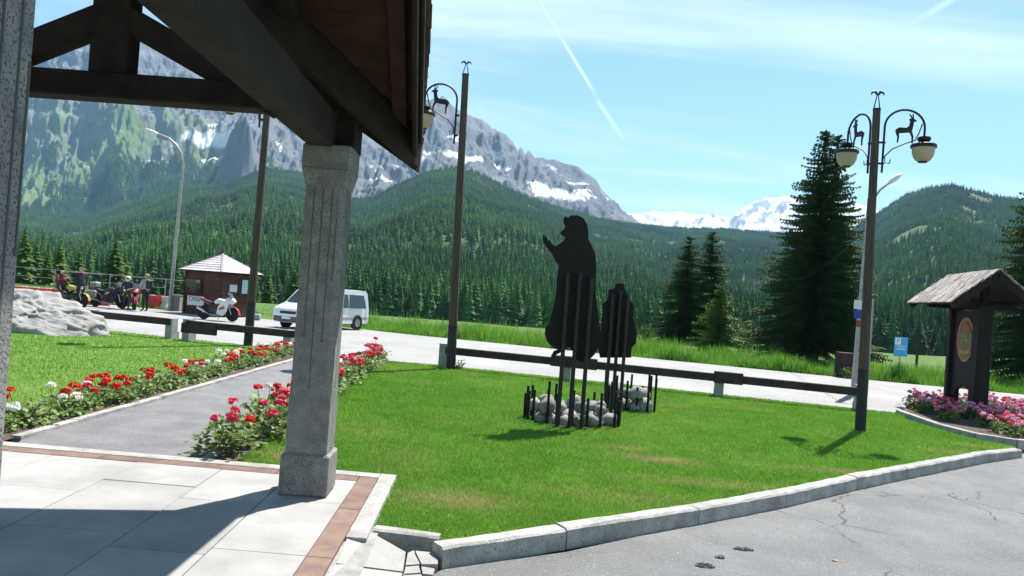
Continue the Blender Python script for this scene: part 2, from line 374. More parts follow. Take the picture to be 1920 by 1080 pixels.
dry_spots = [(gp(x, y), rx, ry, s) for x, y, rx, ry, s in [(1240, 860, .55, .22, .95), (1180, 838, .35, .2, .5), (855, 935, .6, .35, .7), (1130, 925, .9, .25, .3), (1350, 905, 1.4, .22, .42), (1560, 880, 1.4, .2, .4), (760, 850, .4, .4, .25), (545, 850, .28, .3, .75), (1780, 845, .5, .2, .5), (1830, 835, .4, .2, .4), (690, 800, .5, .5, .2)]]
def dryf(X, Y):
    d = np.zeros(len(X))
    for p, rx, ry, s in dry_spots: d = np.maximum(d, s * np.exp(-((X - p.x) / rx) ** 2 - ((Y - p.y) / ry) ** 2))
    return np.clip(d * (.5 + 1.1 * fbm(X * 7, Y * 7, 3)) + .25 * (rng.random(len(X)) < .08) + .14 * np.clip((fbm(X * 1.1 + 4, Y * 1.1, 4) - .56) * 5, 0, 1), 0, .9)
GC = [(.115, .28, .030), (.185, .37, .045), (.28, .42, .075)]
tag_l = 'short mown green grass covering the lawn'
g1 = grass('lawn_grass', scatter(LAWN_R, 430000, 7.5), .022, .05, .0042, GC, .9, -.03, dryf); g1['label'] = tag_l + ' around the bear sculpture'
g2 = grass('lawn_grass', scatter([p for p in LAWN_L if p[0] > -31], 150000, 14), .022, .05, .0042, GC, .9, -.03, dryf); g2['label'] = tag_l + ' beside the boulder'

# ------------------------------------------------------------------ porch paving: slabs, porphyry strip, edge stones
AX = Vector((-.0361, 1, 0)).normalized(); BX = Vector((AX.y, -AX.x, 0))
PC = gp(710, 896)                                                # inner corner of the edge stones
def porch(a, b, z=0.0): p = PC + AX * a + BX * b; return Vector((p.x, p.y, gz(p.x) + z))
pav = struct(sheet('porch_paving', [porch(-12, -9).xy, porch(-12, .24).xy, porch(.27, .24).xy, porch(.27, -9).xy], -.03, M('grout', (.30, .295, .28), .95, (.2, .195, .18), 8)))
# direction of the cross joints: the far edge of the paving runs slightly askew to the axis
far_dir = (gp(735, 889) - gp(0, 826)); far_dir.z = 0; far_dir.normalize()
def pavpt(a, b, z=0.0):
    p = PC + AX * a + far_dir * b; return Vector((p.x, p.y, gz(p.x) + z))
def quad_piece(name, a0, a1, b0, b1, mat, parent, z=.0, th=.05, gap=.004, bev=.004):
    mb = MB(); g = gap; c = [(a0 + g, b0 + g), (a0 + g, b1 - g), (a1 - g, b1 - g), (a1 - g, b0 + g)]
    lo = [pavpt(a, b, z - th) for a, b in c]; mid = [pavpt(a, b, z - bev) for a, b in c]
    ci = [(a + (bev if a == a0 + g else -bev), b + (bev if b == b0 + g else -bev)) for a, b in c]
    hi = [pavpt(a, b, z) for a, b in ci]
    mb.add(lo + mid + hi, [(8, 9, 10, 11)] + [(i, (i + 1) % 4, 4 + (i + 1) % 4, 4 + i) for i in range(4)] + [(4 + i, 4 + (i + 1) % 4, 8 + (i + 1) % 4, 8 + i) for i in range(4)])
    o = mb.build(name, mat, parent)
    return o
STRIP, EDGE = .205, .18
r2 = random.Random(3); b = -STRIP; k = 0
while b > -8.5:
    w = r2.choice((.72, .78, .9)); a = -STRIP - .002
    a0 = a; first = r2.uniform(.35, 1.25)
    while a0 > -9.5:
        ln = first if a0 == a else r2.uniform(.95, 1.5)
        quad_piece('paving_slab', a0 - ln, a0, b - w, b, granite_slab, pav, z=r2.uniform(-.002, .003)); a0 -= ln
    b -= w
a0 = 0
for k in range(9):
    ln = r2.uniform(.8, 1.4); quad_piece('porphyry_strip', a0 - ln, a0, -STRIP, 0, porphyry, pav, z=.002); a0 -= ln
b = -STRIP
for k in range(9):
    ln = r2.uniform(.7, 1.3); quad_piece('porphyry_strip', -STRIP, 0, b - ln, b, porphyry, pav, z=.001); b -= ln
a0 = EDGE
for k in range(1):
    ln = 2.22; quad_piece('edge_stone', a0 - ln, a0, 0, EDGE, kerbstone, pav, z=.006); a0 -= ln
b = 0
for k in range(8):
    ln = r2.uniform(.9, 1.5); quad_piece('edge_stone', 0, EDGE, b - ln, b, kerbstone, pav, z=.005); b -= ln

# pale apron sloping from the porch to the driveway, in broken slabs
apron = struct(sheet('apron', G((662, 995), (702, 990), (790, 1032), (822, 1052), (800, 1100), (590, 1100)), -.172, concrete))
def free_slab(pix, hs, mat, parent, name='apron_slab', th=.07):
    top = [gp(x, y, h) for (x, y), h in zip(pix, hs)]; mb = MB(); n = len(top)
    c = sum(top, Vector()) / n; top = [p + (c - p).normalized() * .006 for p in top]
    a = sum(top[i].x * top[(i + 1) % n].y - top[(i + 1) % n].x * top[i].y for i in range(n))
    if a < 0: top.reverse()
    lo = [p - Vector((0, 0, th)) for p in top]
    mb.add(lo + top, [tuple(range(n, 2 * n))] + [(i, (i + 1) % n, n + (i + 1) % n, n + i) for i in range(n)]); return mb.build(name, mat, parent)
free_slab([(655, 996), (700, 1000), (762, 1035), (756, 1072), (630, 1056)], [-.005, -.02, -.09, -.10, -.02], granite_slab, apron)
free_slab([(628, 1058), (755, 1074), (748, 1110), (590, 1110)], [-.02, -.10, -.11, -.03], granite_slab, apron)
free_slab([(764, 1036), (776, 1031), (788, 1058), (760, 1060)], [-.09, -.1, -.12, -.11], granite_slab, apron)
free_slab([(778, 1032), (820, 1036), (822, 1058), (790, 1058)], [-.085, -.085, -.1, -.11], granite_slab, apron)
free_slab([(759, 1062), (786, 1060), (790, 1074), (757, 1076)], [-.11, -.125, -.13, -.12], granite_slab, apron)
free_slab([(789, 1060), (818, 1060), (812, 1078), (792, 1076)], [-.125, -.13, -.14, -.13], granite_slab, apron)
free_slab([(756, 1078), (790, 1076), (805, 1110), (750, 1110)], [-.12, -.135, -.15, -.13], granite_slab, apron)

# kerb stones round the lawn, each its own stone
kerb = struct(thing('lawn_kerb', 'pale granite kerb stones between the lawn and the driveway', 'kerb', (0, 0, 0)))
del kerb['category']
def kerb_stone(p0, p1, w0=.0, inward=None, hgt=.19, wid=.16, z0=.0, z1=.0, name='kerb_stone'):
    """p0,p1 top outer edge end points (xy)"""
    p0, p1 = Vector(p0).to_3d(), Vector(p1).to_3d(); d = (p1 - p0).normalized(); n = Vector((-d.y, d.x, 0)); mb = MB(); L = (p1 - p0).length
    seg = max(2, int(L / .16)); prof = [(-.012, -hgt), (-.008, -.02), (.014, .0), (wid - .012, .002), (wid, -.012), (wid, -hgt)]; rows = []
    for i in range(seg + 1):
        t = i / seg; t2 = t if 0 < i < seg else (t + (.006 / L if i == 0 else -.006 / L)); p = p0.lerp(p1, t2); row = []
        for o_, z in prof:
            j = r2.uniform(-.006, .006) if z > -.1 else 0
            q = p + n * (o_ + j); row.append(Vector((q.x, q.y, gz(q.x) + z + (z0 * (1 - t) + z1 * t) * (z > -.1) + r2.uniform(-.004, .004))))
        rows.append(row)
    k = len(prof); mb.add([v for r in rows for v in r], [(i * k + j, (i + 1) * k + j, (i + 1) * k + j + 1, i * k + j + 1) for i in range(seg) for j in range(k - 1)] + [tuple(range(k)), tuple(seg * k + j for j in range(k - 1, -1, -1))])
    return mb.build(name, kerbstone, kerb)
KO = [(1916, 841), (1848, 850), (1700, 877), (1607, 895), (1475, 924), (1310, 953), (1062, 992), (829, 1026)]
pts = [gp(x, y).xy for x, y in KO][::-1]
for i in range(len(pts) - 1): kerb_stone(pts[i], pts[i + 1], z0=(0, .012, 0, 0, .01, 0, 0)[i], z1=(.0, 0, .004, 0, 0, 0, -.02)[i])
kerb_stone(gp(699, 990).xy, gp(824, 1006).xy, hgt=.17, wid=.10, z0=-.0, z1=-.0)
kerb_stone(gp(1960, 836).xy + Vector((.1, -.05)), gp(1960, 836).xy + Vector((1.6, .8)), hgt=.15)
# path edging strips
def edging(pix, name_parent, label, n=9, w=.12):
    t_ = struct(thing('path_edging', label, 'kerb')); del t_['category']
    P = [gp(x, y).xy for x, y in pix]
    for i in range(len(P) - 1):
        m = max(1, round((P[i + 1] - P[i]).length / 1.05))
        for j in range(m):
            a, b_ = P[i].lerp(P[i + 1], j / m), P[i].lerp(P[i + 1], (j + 1) / m); d = (b_ - a).normalized(); nn = Vector((-d.y, d.x)); a = a + d * .004; b_ = b_ - d * .004
            q = [a - nn * w / 2, b_ - nn * w / 2, b_ + nn * w / 2, a + nn * w / 2]; zt = .012 + r2.uniform(-.006, .006)
            vs = [Vector((p.x, p.y, gz(p.x) - .1)) for p in q] + [Vector((p.x, p.y, gz(p.x) + zt)) for p in q]
            MB().add(vs, [(4, 5, 6, 7), (0, 1, 5, 4), (1, 2, 6, 5), (2, 3, 7, 6), (3, 0, 4, 7)]).build('edging_stone', kerbstone, t_)
edging([(30, 818), (300, 744), (556, 672)], None, 'white stone edging along the left side of the grey path')
edging([(388, 860), (650, 668)], None, 'white stone edging along the right side of the grey path')

# ------------------------------------------------------------------ granite columns
def on_h(x, y, h): d = ray(x, y); return Vector(CAM + d * (h - EYE) / d[2])
COL_S, COL_TOP = .465, 3.40
def column(name, label, center, top=COL_TOP):
    t = thing(name, label, 'column', (center.x, center.y, gz(center.x)), math.atan2(BX.y, BX.x)); s = COL_S; k = r2
    MB().box((0, 0, .2), (s, s, .4), bevel=.018).build('base_block', granite, t)
    def oct_(w, c, z): h = w / 2; return [(-h + c, -h, z), (h - c, -h, z), (h, -h + c, z), (h, h - c, z), (h - c, h, z), (-h + c, h, z), (-h, h - c, z), (-h, -h + c, z)]
    mb = MB(); rings = [oct_(.40, .012, .398), oct_(.40, .012, .9), oct_(.40, .055, 1.15), oct_(.395, .06, top - .40)]
    vs = [v for r in rings for v in r]; mb.add(vs, [(i * 8 + j, i * 8 + (j + 1) % 8, (i + 1) * 8 + (j + 1) % 8, (i + 1) * 8 + j) for i in range(3) for j in range(8)])
    mb.build('shaft', granite, t)
    dk = M('groove_dark', (.09, .088, .085), .9)
    # drill grooves left by the splitting wedges on the two faces one sees
    for fx, (px, py, ax) in enumerate(((0, -.2015, 'x'), (.2015, 0, 'y'))):
        for q, (o_, z0, z1) in enumerate(((-.10, 1.55, 2.98), (-.015, 1.05, 2.98), (.075, 1.5, 2.98), (.13, 2.1, 2.7))):
            g = MB()
            if ax == 'x': g.box((o_, -.1985, (z0 + z1) / 2), (.009, .006, z1 - z0)); g.lathe([(.012, -.004), (.012, .004)], (o_, -.1995, z0), 8, M=Matrix.Rotation(math.pi / 2, 3, 'X'))
            else: g.box((.1985, o_, (z0 + z1) / 2), (.006, .009, z1 - z0)); g.lathe([(.012, -.004), (.012, .004)], (.1995, o_, z0), 8, M=Matrix.Rotation(math.pi / 2, 3, 'Y'))
            g.build('drill_groove', dk, t)
    z = top; mb = MB(); w = .475
    A = [oct_(.40, .03, z - .402), oct_(w, .03, z - .24), oct_(w, .02, z - .015), oct_(w - .03, .02, z)]
    mb.add([v for r in A for v in r], [(i * 8 + j, i * 8 + (j + 1) % 8, (i + 1) * 8 + (j + 1) % 8, (i + 1) * 8 + j) for i in range(3) for j in range(8)] + [tuple(range(7, -1, -1)), tuple(range(24, 32))])
    cp = mb.build('capital', granite, t)
    MB().box((0, -.236, z - .235), (.44, .006, .008)).box((.236, 0, z - .235), (.006, .44, .008)).build('capital_joint', dk, cp)
    return t
FRc = gp(611, 935); cc = FRc + AX * COL_S / 2 - BX * COL_S / 2
column('granite_column', 'rough grey granite column with square base standing on the paving by the lawn corner', cc)
c2 = cc - AX * 5.38 - BX * .075
column('granite_column', 'rough grey granite column cut off by the left edge of the picture', c2)

# ------------------------------------------------------------------ porch roof
roof = thing('porch_roof', 'dark timber porch roof with truss, boarding and wooden shingles', 'roof', (cc.x, cc.y, COL_TOP))
RO = Vector((cc.x, cc.y, COL_TOP))
def L_(p): return Vector(p) - RO
def rbeam(name, a, b, w, h, up=(0, 0, 1), mat=timber, bevel=.012, parent=roof): return MB().beam(L_(a), L_(b), w, h, up, bevel=bevel).build(name, mat, parent)
lb = on_h(560, 240, COL_TOP)                                              # on the left lower edge of the plate beam
PLX = (lb - Vector((0, 0, 0))); 
plate_c = lambda a: (cc + AX * a + Vector((0, 0, 0)))
pc_off = -.075                                                            # plate sits left of the column axis
def plate_pt(a, z): q = cc + AX * a + BX * pc_off; return Vector((q.x, q.y, z))
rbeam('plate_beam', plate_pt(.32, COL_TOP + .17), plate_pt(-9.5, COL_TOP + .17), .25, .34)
MB().box(L_((cc.x + .04, cc.y + .06, COL_TOP + .2)), (.40, .34, .40), bevel=.01).build('bearing_block', timber, roof)
KX = -3.27; TY = 5.98 + .12
def mirror(p): return Vector((2 * KX - p.x, p.y, p.z))
def lplate(a, z): return mirror(plate_pt(a, z))
rbeam('plate_beam', lplate(-1.45, COL_TOP + .17), lplate(-9.5, COL_TOP + .17), .25, .34)
rbeam('tie_beam', (-1.86, TY, COL_TOP + .103), (2 * KX + 1.86, TY, COL_TOP + .103), .22, .20)
rbeam('king_post', (KX, TY + .005, COL_TOP + .2), (KX, TY + .005, COL_TOP + 1.0), .20, .30, up=(1, 0, 0))
sl_ = (3.914 - 3.614) / (3.071 - 2.451)
for s in (1, -1):
    hi_ = Vector((KX + .05, TY + .01, 3.914 + sl_ * (.20 - .05) + .085)); lo_ = Vector((-1.95, TY + .01, 3.614 - sl_ * (2.451 - 1.95) + .085))
    if s < 0: hi_, lo_ = mirror(hi_), mirror(lo_)
    rbeam('truss_rafter', hi_, lo_, .18, .20)
# roof planes: Q slopes down to the right of the ridge, P (main roof) slopes down away from the building
T = at(785, 325, 8.5)
e_v = (at(437, 325 - .725 * 348, 8.5) - T); e_v.normalize()
Qn = e_v.cross(AX).normalized(); Qn = Qn if Qn.z > 0 else -Qn
u_p = Vector(-ray(775, 994)).normalized(); v_p = Vector((u_p.y, -u_p.x, 0)).normalized(); v_p = v_p if v_p.x > 0 else -v_p   # v_p points right
Pn = u_p.cross(v_p); Pn = Pn if Pn.z > 0 else -Pn
DEP = .40
TQ = T + Vector((0, 0, DEP))                                              # roof underside at the tip
val = Pn.cross(Qn); val.normalize(); val = val if val.z > 0 else -val      # valley line through TQ, rising toward the building
ridge_f = TQ + e_v * ((-5.2 - TQ.x) / e_v.x)
V = TQ + val * ((-5.2 - TQ.x) / (val.x))                                     # valley meets the ridge
board_q = []
def slab(name, pts, nrm, th, mat, parent=roof): return MB().poly([L_(p) for p in pts], Vector(nrm) * th).build(name, mat, parent)
def plank_strip(name, quads, nrm, th, mat):
    for q in quads: slab(name, q, nrm, th, mat)
# Q boarding (both sides), planks parallel to the ridge
RX_ = -5.2
def mirror_r(p): return Vector((2 * RX_ - p.x, p.y, p.z))
for s in (1, -1):
    n = 16; f = (lambda p: p) if s > 0 else mirror_r
    nn = Qn if s > 0 else Vector((-Qn.x, Qn.y, Qn.z))
    for i in range(n):
        t0, t1 = i / n + .002, (i + 1) / n - .002
        a0, a1 = TQ.lerp(ridge_f, t0), TQ.lerp(ridge_f, t1); b0, b1 = TQ.lerp(V, t0), TQ.lerp(V, t1)
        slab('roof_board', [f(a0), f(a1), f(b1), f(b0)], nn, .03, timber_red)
    slab('shingle_covering', [f(TQ) + nn * .034 + AX * .05, f(ridge_f) + nn * .034 + AX * .05, f(V) + nn * .034, f(TQ) + nn * .034], nn, .05, shingle_shaded)
    # verge board at the far gable end
    va, vb = f(TQ) + Vector((0, 0, -DEP / 2 + .0)), f(ridge_f) + Vector((0, 0, -DEP / 2))
    d = (vb - va).normalized(); up_ = Vector((0, 1, 0)).cross(d)
    mb = MB(); q = [f(TQ) + Vector((0, .0, .04)), f(ridge_f) + Vector((0, 0, .04)), f(ridge_f) + Vector((0, 0, -DEP)), f(T)]
    mb.poly([L_(p) for p in q], Vector((0, -.06, 0))); mb.build('verge_board', timber, roof)
rbeam('ridge_beam', ridge_f + Vector((0, -.08, -.13)), Vector((-5.2, -1, ridge_f.z - .13)), .18, .22)
# P boarding: planks run across the slope, from valley to rake
def p_pt(a, b, n=0.0): return TQ + u_p * a + v_p * b + Pn * n
def valley_b(a):                                                            # b on the valley for a given slope distance
    den = val.dot(u_p); return (val * (a / den)).dot(v_p)
RAKE = .02
bw = .205; a = 0.0; k = 0
while a < 9.2:
    a1 = a + bw - .004; b0, b1 = max(valley_b(a), -8.5), max(valley_b(a1), -8.5)
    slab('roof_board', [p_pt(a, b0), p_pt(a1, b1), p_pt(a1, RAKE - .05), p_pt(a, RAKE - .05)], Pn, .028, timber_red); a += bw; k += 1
slab('shingle_covering', [p_pt(.9, valley_b(.9), .031), p_pt(9.4, -8.5, .031), p_pt(9.4, RAKE - .05, .031), p_pt(.9, RAKE - .05, .031)], Pn, .05, shingle_shaded)
# valley rafter, common rafters, rake board
vr0, vr1 = TQ + val * .05 - Vector((0, 0, .20)), TQ + val * 6.2 - Vector((0, 0, .20))
rbeam('valley_rafter', vr0, vr1, .10, .37)
for b_, w_ in ((-1.13, .22), (-2.1, .2)):
    a_s = 0
    while valley_b(a_s) > b_: a_s += .05
    rbeam('rafter', p_pt(a_s + .05, b_, -.10), p_pt(9.3, b_, -.10), w_, .19, up=Pn)
rbeam('rafter', p_pt(.12, RAKE - .24, -.05), p_pt(9.3, RAKE - .24, -.05), .15, .098, up=Pn, mat=timber_red)
rbeam('rake_board', p_pt(-.02, RAKE - .075, -.14), p_pt(9.4, RAKE - .075, -.14), .05, .30, up=Pn)
rbeam('rake_board', p_pt(.05, RAKE - .025, -.04), p_pt(9.4, RAKE - .025, -.04), .045, .17, up=Pn)
a = 0.75; k = 0
while a < 7.5:
    for ly in range(2):
        ln = .34; a0 = a + ly * .10 + r2.uniform(-.02, .02); o_ = .0 + ly * .012 + r2.uniform(-.012, .015)
        c = p_pt(a0 + ln / 2, RAKE + o_ - .16, .045 + ly * .03)
        Mx = Matrix((u_p, v_p, Pn)).transposed() @ Matrix.Rotation(math.radians(4), 3, 'Y')
        MB().box(L_(c), (ln, .36, .024), Mx).build('shingle', shingle_shaded, roof)
    a += .2; k += 1
# eave end at the tip, its bright lit face painted paler than the timber
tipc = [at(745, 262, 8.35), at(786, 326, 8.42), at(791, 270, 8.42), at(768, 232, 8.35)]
MB().poly([L_(p) for p in tipc], Vector((.0, .06, 0))).build('eave_end_board', M('lit_end_wood', (.2, .16, .12), .9, (.07, .055, .045), 4, .4, stretch=(6, 1, 1)), roof)

# ------------------------------------------------------------------ far terrain
def tab(pts):
    a = np.array([(lambda d: (d[0] / d[1], d[2] / d[1]))(ray(x, y)) for x, y in pts]); return a[:, 0], a[:, 1]
FM, FE = tab([(-700, 430), (-300, 420), (0, 400), (60, 388), (160, 402), (230, 374), (330, 342), (420, 336), (500, 306), (560, 312), (610, 336), (660, 362), (700, 362), (740, 338), (800, 312), (850, 302), (890, 308), (960, 346), (1040, 377), (1120, 400), (1180, 411), (1250, 418), (1350, 421), (1450, 428), (1520, 432), (1580, 428), (1620, 408), (1650, 388), (1700, 354), (1750, 339), (1785, 334), (1830, 346), (1870, 356), (1920, 362), (2000, 372), (2300, 400), (2700, 440)])
RM = np.array([-1.5, -.5, -.25, -.07, .05, .2, .36, .48, .57, .8, 1.5]); RY = np.array([1500, 1500, 1500, 1300, 1500, 1900, 1900, 1500, 1250, 1300, 1400.0])
Y0 = 150.0
def hill_z(m, Y):
    yr = np.interp(m, RM, RY); zr = EYE + np.interp(m, FM, FE) * yr - 13
    t = np.clip((Y - Y0) / (yr - Y0), 0, 1); p = 1.45
    bumps = (fbm(m * Y / 190 + 3, Y / 240, 4) - .5) * 125 * t * (1 - t) * 1.6
    gul = (fbm(m * 26, Y / 900, 3, ridged=True) - .6) * 42 * t * (1 - t)
    z = -6 + (zr + 6) * t ** p + bumps + gul
    return np.where(Y > yr, zr - (Y - yr) * .45, z)
hillmat = M('forest_floor', (.03, .06, .015), 1, (.06, .09, .025), .02, attr=None)
ms = np.linspace(-1.15, 1.15, 260); yy = np.concatenate([np.linspace(140, 600, 50), np.linspace(615, 2500, 110)])
MM, YY = np.meshgrid(ms, yy); ZZ = hill_z(MM, YY)
nx, ny = len(ms), len(yy); idx = np.arange(nx * ny).reshape(ny, nx); Fq = np.stack([idx[:-1, :-1], idx[:-1, 1:], idx[1:, 1:], idx[1:, :-1]], -1).reshape(-1, 4)
struct(obj('forested_hills', npmesh('forested_hills', np.stack([MM * YY, YY, ZZ], -1).reshape(-1, 3), Fq, hillmat, True)))

# rock mountains behind
SM, SE = tab([(-900, 330), (-500, 240), (-100, 170), (0, 130), (60, 98), (120, 76), (165, 60), (200, 40), (240, 60), (300, 92), (395, 138), (450, 168), (520, 188), (600, 195), (700, 190), (770, 196), (800, 190), (830, 182), (850, 200), (870, 213), (905, 228), (940, 248), (962, 268), (970, 284), (978, 276), (984, 290), (992, 282), (1003, 295), (1040, 300), (1090, 316), (1112, 333), (1130, 358), (1150, 378), (1175, 402), (1230, 440), (1300, 470), (2600, 600)])
YB, YR = 1500.0, 2900.0
ms = np.linspace(-.95, .30, 820); ts = np.concatenate([np.linspace(0, 1, 300), np.linspace(1.01, 1.25, 12)])
MM, TT = np.meshgrid(ms, ts); YYm = YB + (YR - YB) * TT
es = np.interp(MM, SM, SE); zr = EYE + es * YR
low = EYE + np.minimum(np.interp(MM, FM, FE), es - .02) * YB * .82 - 30
# profile: gentle below, cliff bands towards the top
cl = np.clip(TT, 0, 1); prof = .50 * cl ** 1.1 + .5 * np.clip((cl - .45) / .55, 0, 1) ** 1.3
band = .035 * np.sin(cl * 26 + 6 * fbm(MM * 9, TT * 2, 3)) * cl * (1 - cl) * 1.6
prof = prof + band
ridg = .6 * fbm(MM * 22 + TT * 2.5, TT * 3.5, 5, .55, ridged=True) + .4 * fbm(MM * 55 - TT * 3, TT * 5, 4, .55, ridged=True); rough = fbm(MM * 120, TT * 26, 5, .6); zz = low + (zr - low) * prof
amp = np.clip(cl * 3, 0, 1) * np.clip((1.02 - cl) * 9, .10, 1)
zz = zz + ((ridg - .6) * 150 + (rough - .5) * 34) * amp
# a steep dark spur (left of the column) and the rock step beneath the snow field
def spur(m0, t0, wm, wt, h):
    return h * np.exp(-np.abs((MM - m0) / wm) ** 2.4) * (1 / (1 + np.exp(-(TT - t0) / wt))) * np.exp(-np.clip((TT - t0) / .5, 0, 9))
mx = lambda x, y: ray(x, y)[0] / ray(x, y)[1]
SP = spur(mx(452, 270), .16, .026, .012, 190) * (.55 + .8 * fbm(MM * 70, TT * 12, 5, .6))
zz = zz + SP + spur(mx(225, 240), .2, .016, .015, 90)
wp = 190 * fbm(MM * 7 + 2, TT * 3, 5) + 420 * MM
s_ = (zz + wp) / 95; fr = s_ - np.floor(s_); step = np.clip((fr - .35) / .6, 0, 1); step = step * step * (3 - 2 * step)
ter = (np.floor(s_) + .35 * fr + .65 * step) * 95 - wp; kt = np.clip((cl - .4) * 4, 0, 1) * np.clip((1.0 - cl) * 20, 0, 1) * .55 * np.clip((fbm(MM * 10, TT * 4, 3) - .35) * 5, 0, 1)
zz = zz * (1 - kt) + ter * kt
zz = np.where(TT > 1, zr - (YYm - YR) * .5, zz)
P3 = np.stack([MM * YYm, YYm, zz], -1)
# what grows or lies where: rock, scree, meadow, dwarf forest, snow (surface colours of the ground itself)
gu = np.gradient(P3, axis=1); gv = np.gradient(P3, axis=0); nr = np.cross(gu, gv); nr /= np.linalg.norm(nr, axis=-1, keepdims=True) + 1e-9; nr *= np.sign(nr[..., 2:3])
slope = nr[..., 2]
nA = fbm(MM * 60, TT * 14, 5, .6); nB = fbm(MM * 22 + 5, TT * 6, 4)
rock = np.array((.115, .118, .132)) * (.6 + .8 * fbm(MM * 200, TT * 60, 4))[..., None]
grn = np.array((.085, .145, .036)); col = rock.copy()
sx = 960 + FPX * ((P3 @ RGT - CAM @ RGT) / (P3 @ FWD - CAM @ FWD)); sy = 540 - FPX * ((P3 @ UPV - CAM @ UPV) / (P3 @ FWD - CAM @ FWD))
left = np.clip((mx(640, 250) - MM) / .08, 0, 1)
mead = np.clip((slope - .50) * 5, 0, 1) * np.clip((nA - .38) * 6, 0, 1) * np.clip((.78 - cl) * 3.5 + .1, 0, 1) * (.25 + .75 * left)
mead = np.maximum(mead, np.clip((slope - .38) * 6, 0, 1) * np.clip((nB - .30) * 7, 0, 1) * np.clip((.70 - cl) * 4, 0, 1) * np.clip((mx(560, 250) - MM) / .06, 0, 1))
mead = np.maximum(mead, np.clip((nB - .45) * 6, 0, 1) * np.clip((.32 - cl) * 6, 0, 1))
nC = fbm(MM * 15 + 3, TT * 5 + 1, 4); Lm = np.clip((mx(560, 250) - MM) / .09, 0, 1)
mead = np.maximum(mead, Lm * np.clip((.78 - cl + (nC - .5) * .7) * 6, 0, 1) * np.clip((nA - .33) * 6, .5, 1))
mead = mead * np.clip(1 - SP / 40, 0, 1)
col = col * (1 - mead[..., None]) + grn * mead[..., None]
scree = np.clip((nB - .5) * 5, 0, 1) * np.clip((slope - .55) * 5, 0, 1) * .5
col = col * (1 - scree[..., None]) + np.array((.20, .20, .20)) * scree[..., None]
snow = np.clip((slope - .62) * 6, 0, 1) * np.clip((fbm(MM * 45 + 31, TT * 16, 4) - .71) * 14, 0, 1) * np.clip((cl - .35) * 4, 0, 1)
def snowpatch(m0, y0, wm, wz, s=1.0):
    """a lying snow field round a place on the slope"""
    global snow
    d = np.hypot((MM - m0) / wm, (P3[..., 2] - y0) / wz) + (fbm(MM * 70, TT * 30, 4) - .5) * 1.3
    snow = np.maximum(snow, np.clip((1.0 - d) * 5, 0, 1) * s)
def patch(x, y, wx, wy, Yd=2300, s=1.0):
    p = at(x, y, Yd); snowpatch(p.x / Yd, p.z, wx / FPX, wy / FPX * Yd, s)
patch(1050, 340, 62, 20); patch(1015, 330, 26, 26); patch(870, 285, 42, 11); patch(945, 290, 18, 5); patch(395, 228, 52, 22, 2100, .9); patch(400, 270, 30, 6, 2000); patch(285, 275, 12, 8, 2000); patch(720, 308, 24, 5, 2000); patch(1085, 325, 25, 4, 2500, .8)
col = col * (1 - snow[..., None]) + np.array((.82, .83, .85)) * snow[..., None]
rockmat = M('mountain_ground', (.3, .3, .3), .95, (.68, .68, .72), .012, attr='tone', detail=8)
ny, nx = MM.shape; idx = np.arange(nx * ny).reshape(ny, nx); Fq = np.stack([idx[:-1, :-1], idx[:-1, 1:], idx[1:, 1:], idx[1:, :-1]], -1).reshape(-1, 4)
struct(obj('rock_mountain', npmesh('rock_mountain', P3.reshape(-1, 3), Fq, rockmat, False, col.reshape(-1, 3))))
MT_GRID = (ms, ts, P3, slope, nA, nB, snow, nC, Lm, cl, SP)

# snow range on the skyline
NM, NE = tab([(900, 470), (1100, 425), (1150, 408), (1172, 400), (1200, 401), (1225, 396), (1250, 399), (1275, 396), (1300, 402), (1335, 403), (1370, 408), (1385, 396), (1400, 386), (1415, 378), (1432, 370), (1450, 371), (1480, 367), (1500, 374), (1530, 372), (1560, 366), (1590, 378), (1620, 386), (1660, 400), (1720, 415), (1900, 440), (2300, 470)])
ms = np.linspace(-.06, .85, 420); ts = np.concatenate([np.linspace(0, 1, 90), np.linspace(1.01, 1.3, 10)]); MM, TT = np.meshgrid(ms, ts); Ya, Yb_ = 4200.0, 6200.0; YYm = Ya + (Yb_ - Ya) * TT
zr = EYE + np.interp(MM, NM, NE) * Yb_; low = np.minimum(EYE + .06 * Ya, zr - 150); cl = np.clip(TT, 0, 1)
zz = low + (zr - low) * cl ** 1.15 + ((fbm(MM * 40, TT * 5, 5, .55, ridged=True) - .6) * 190 + (fbm(MM * 130, TT * 18, 4) - .5) * 60) * np.clip((1.01 - cl) * 6, .06, 1) * np.clip(cl * 4, 0, 1)
zz = np.where(TT > 1, zr - (YYm - Yb_) * .4, zz); P3 = np.stack([MM * YYm, YYm, zz], -1)
gu = np.gradient(P3, axis=1); gv = np.gradient(P3, axis=0); nr = np.cross(gu, gv); nr /= np.linalg.norm(nr, axis=-1, keepdims=True) + 1e-9; slope = np.abs(nr[..., 2])
peak = np.exp(-((MM - mx(1440, 385)) / .035) ** 2) * np.clip((cl - .5) * 4, 0, 1)
rk = np.clip((fbm(MM * 90, TT * 12, 5, .6) - .60 + .26 * peak + (.78 - slope) * .25) * 9, 0, 1)[..., None]
col = np.array((.84, .85, .87)) * (1 - rk) + np.array((.26, .28, .32)) * rk
ny, nx = MM.shape; idx = np.arange(nx * ny).reshape(ny, nx); Fq = np.stack([idx[:-1, :-1], idx[:-1, 1:], idx[1:, 1:], idx[1:, :-1]], -1).reshape(-1, 4)
struct(obj('snow_mountain', npmesh('snow_mountain', P3.reshape(-1, 3), Fq, rockmat, False, col.reshape(-1, 3))))

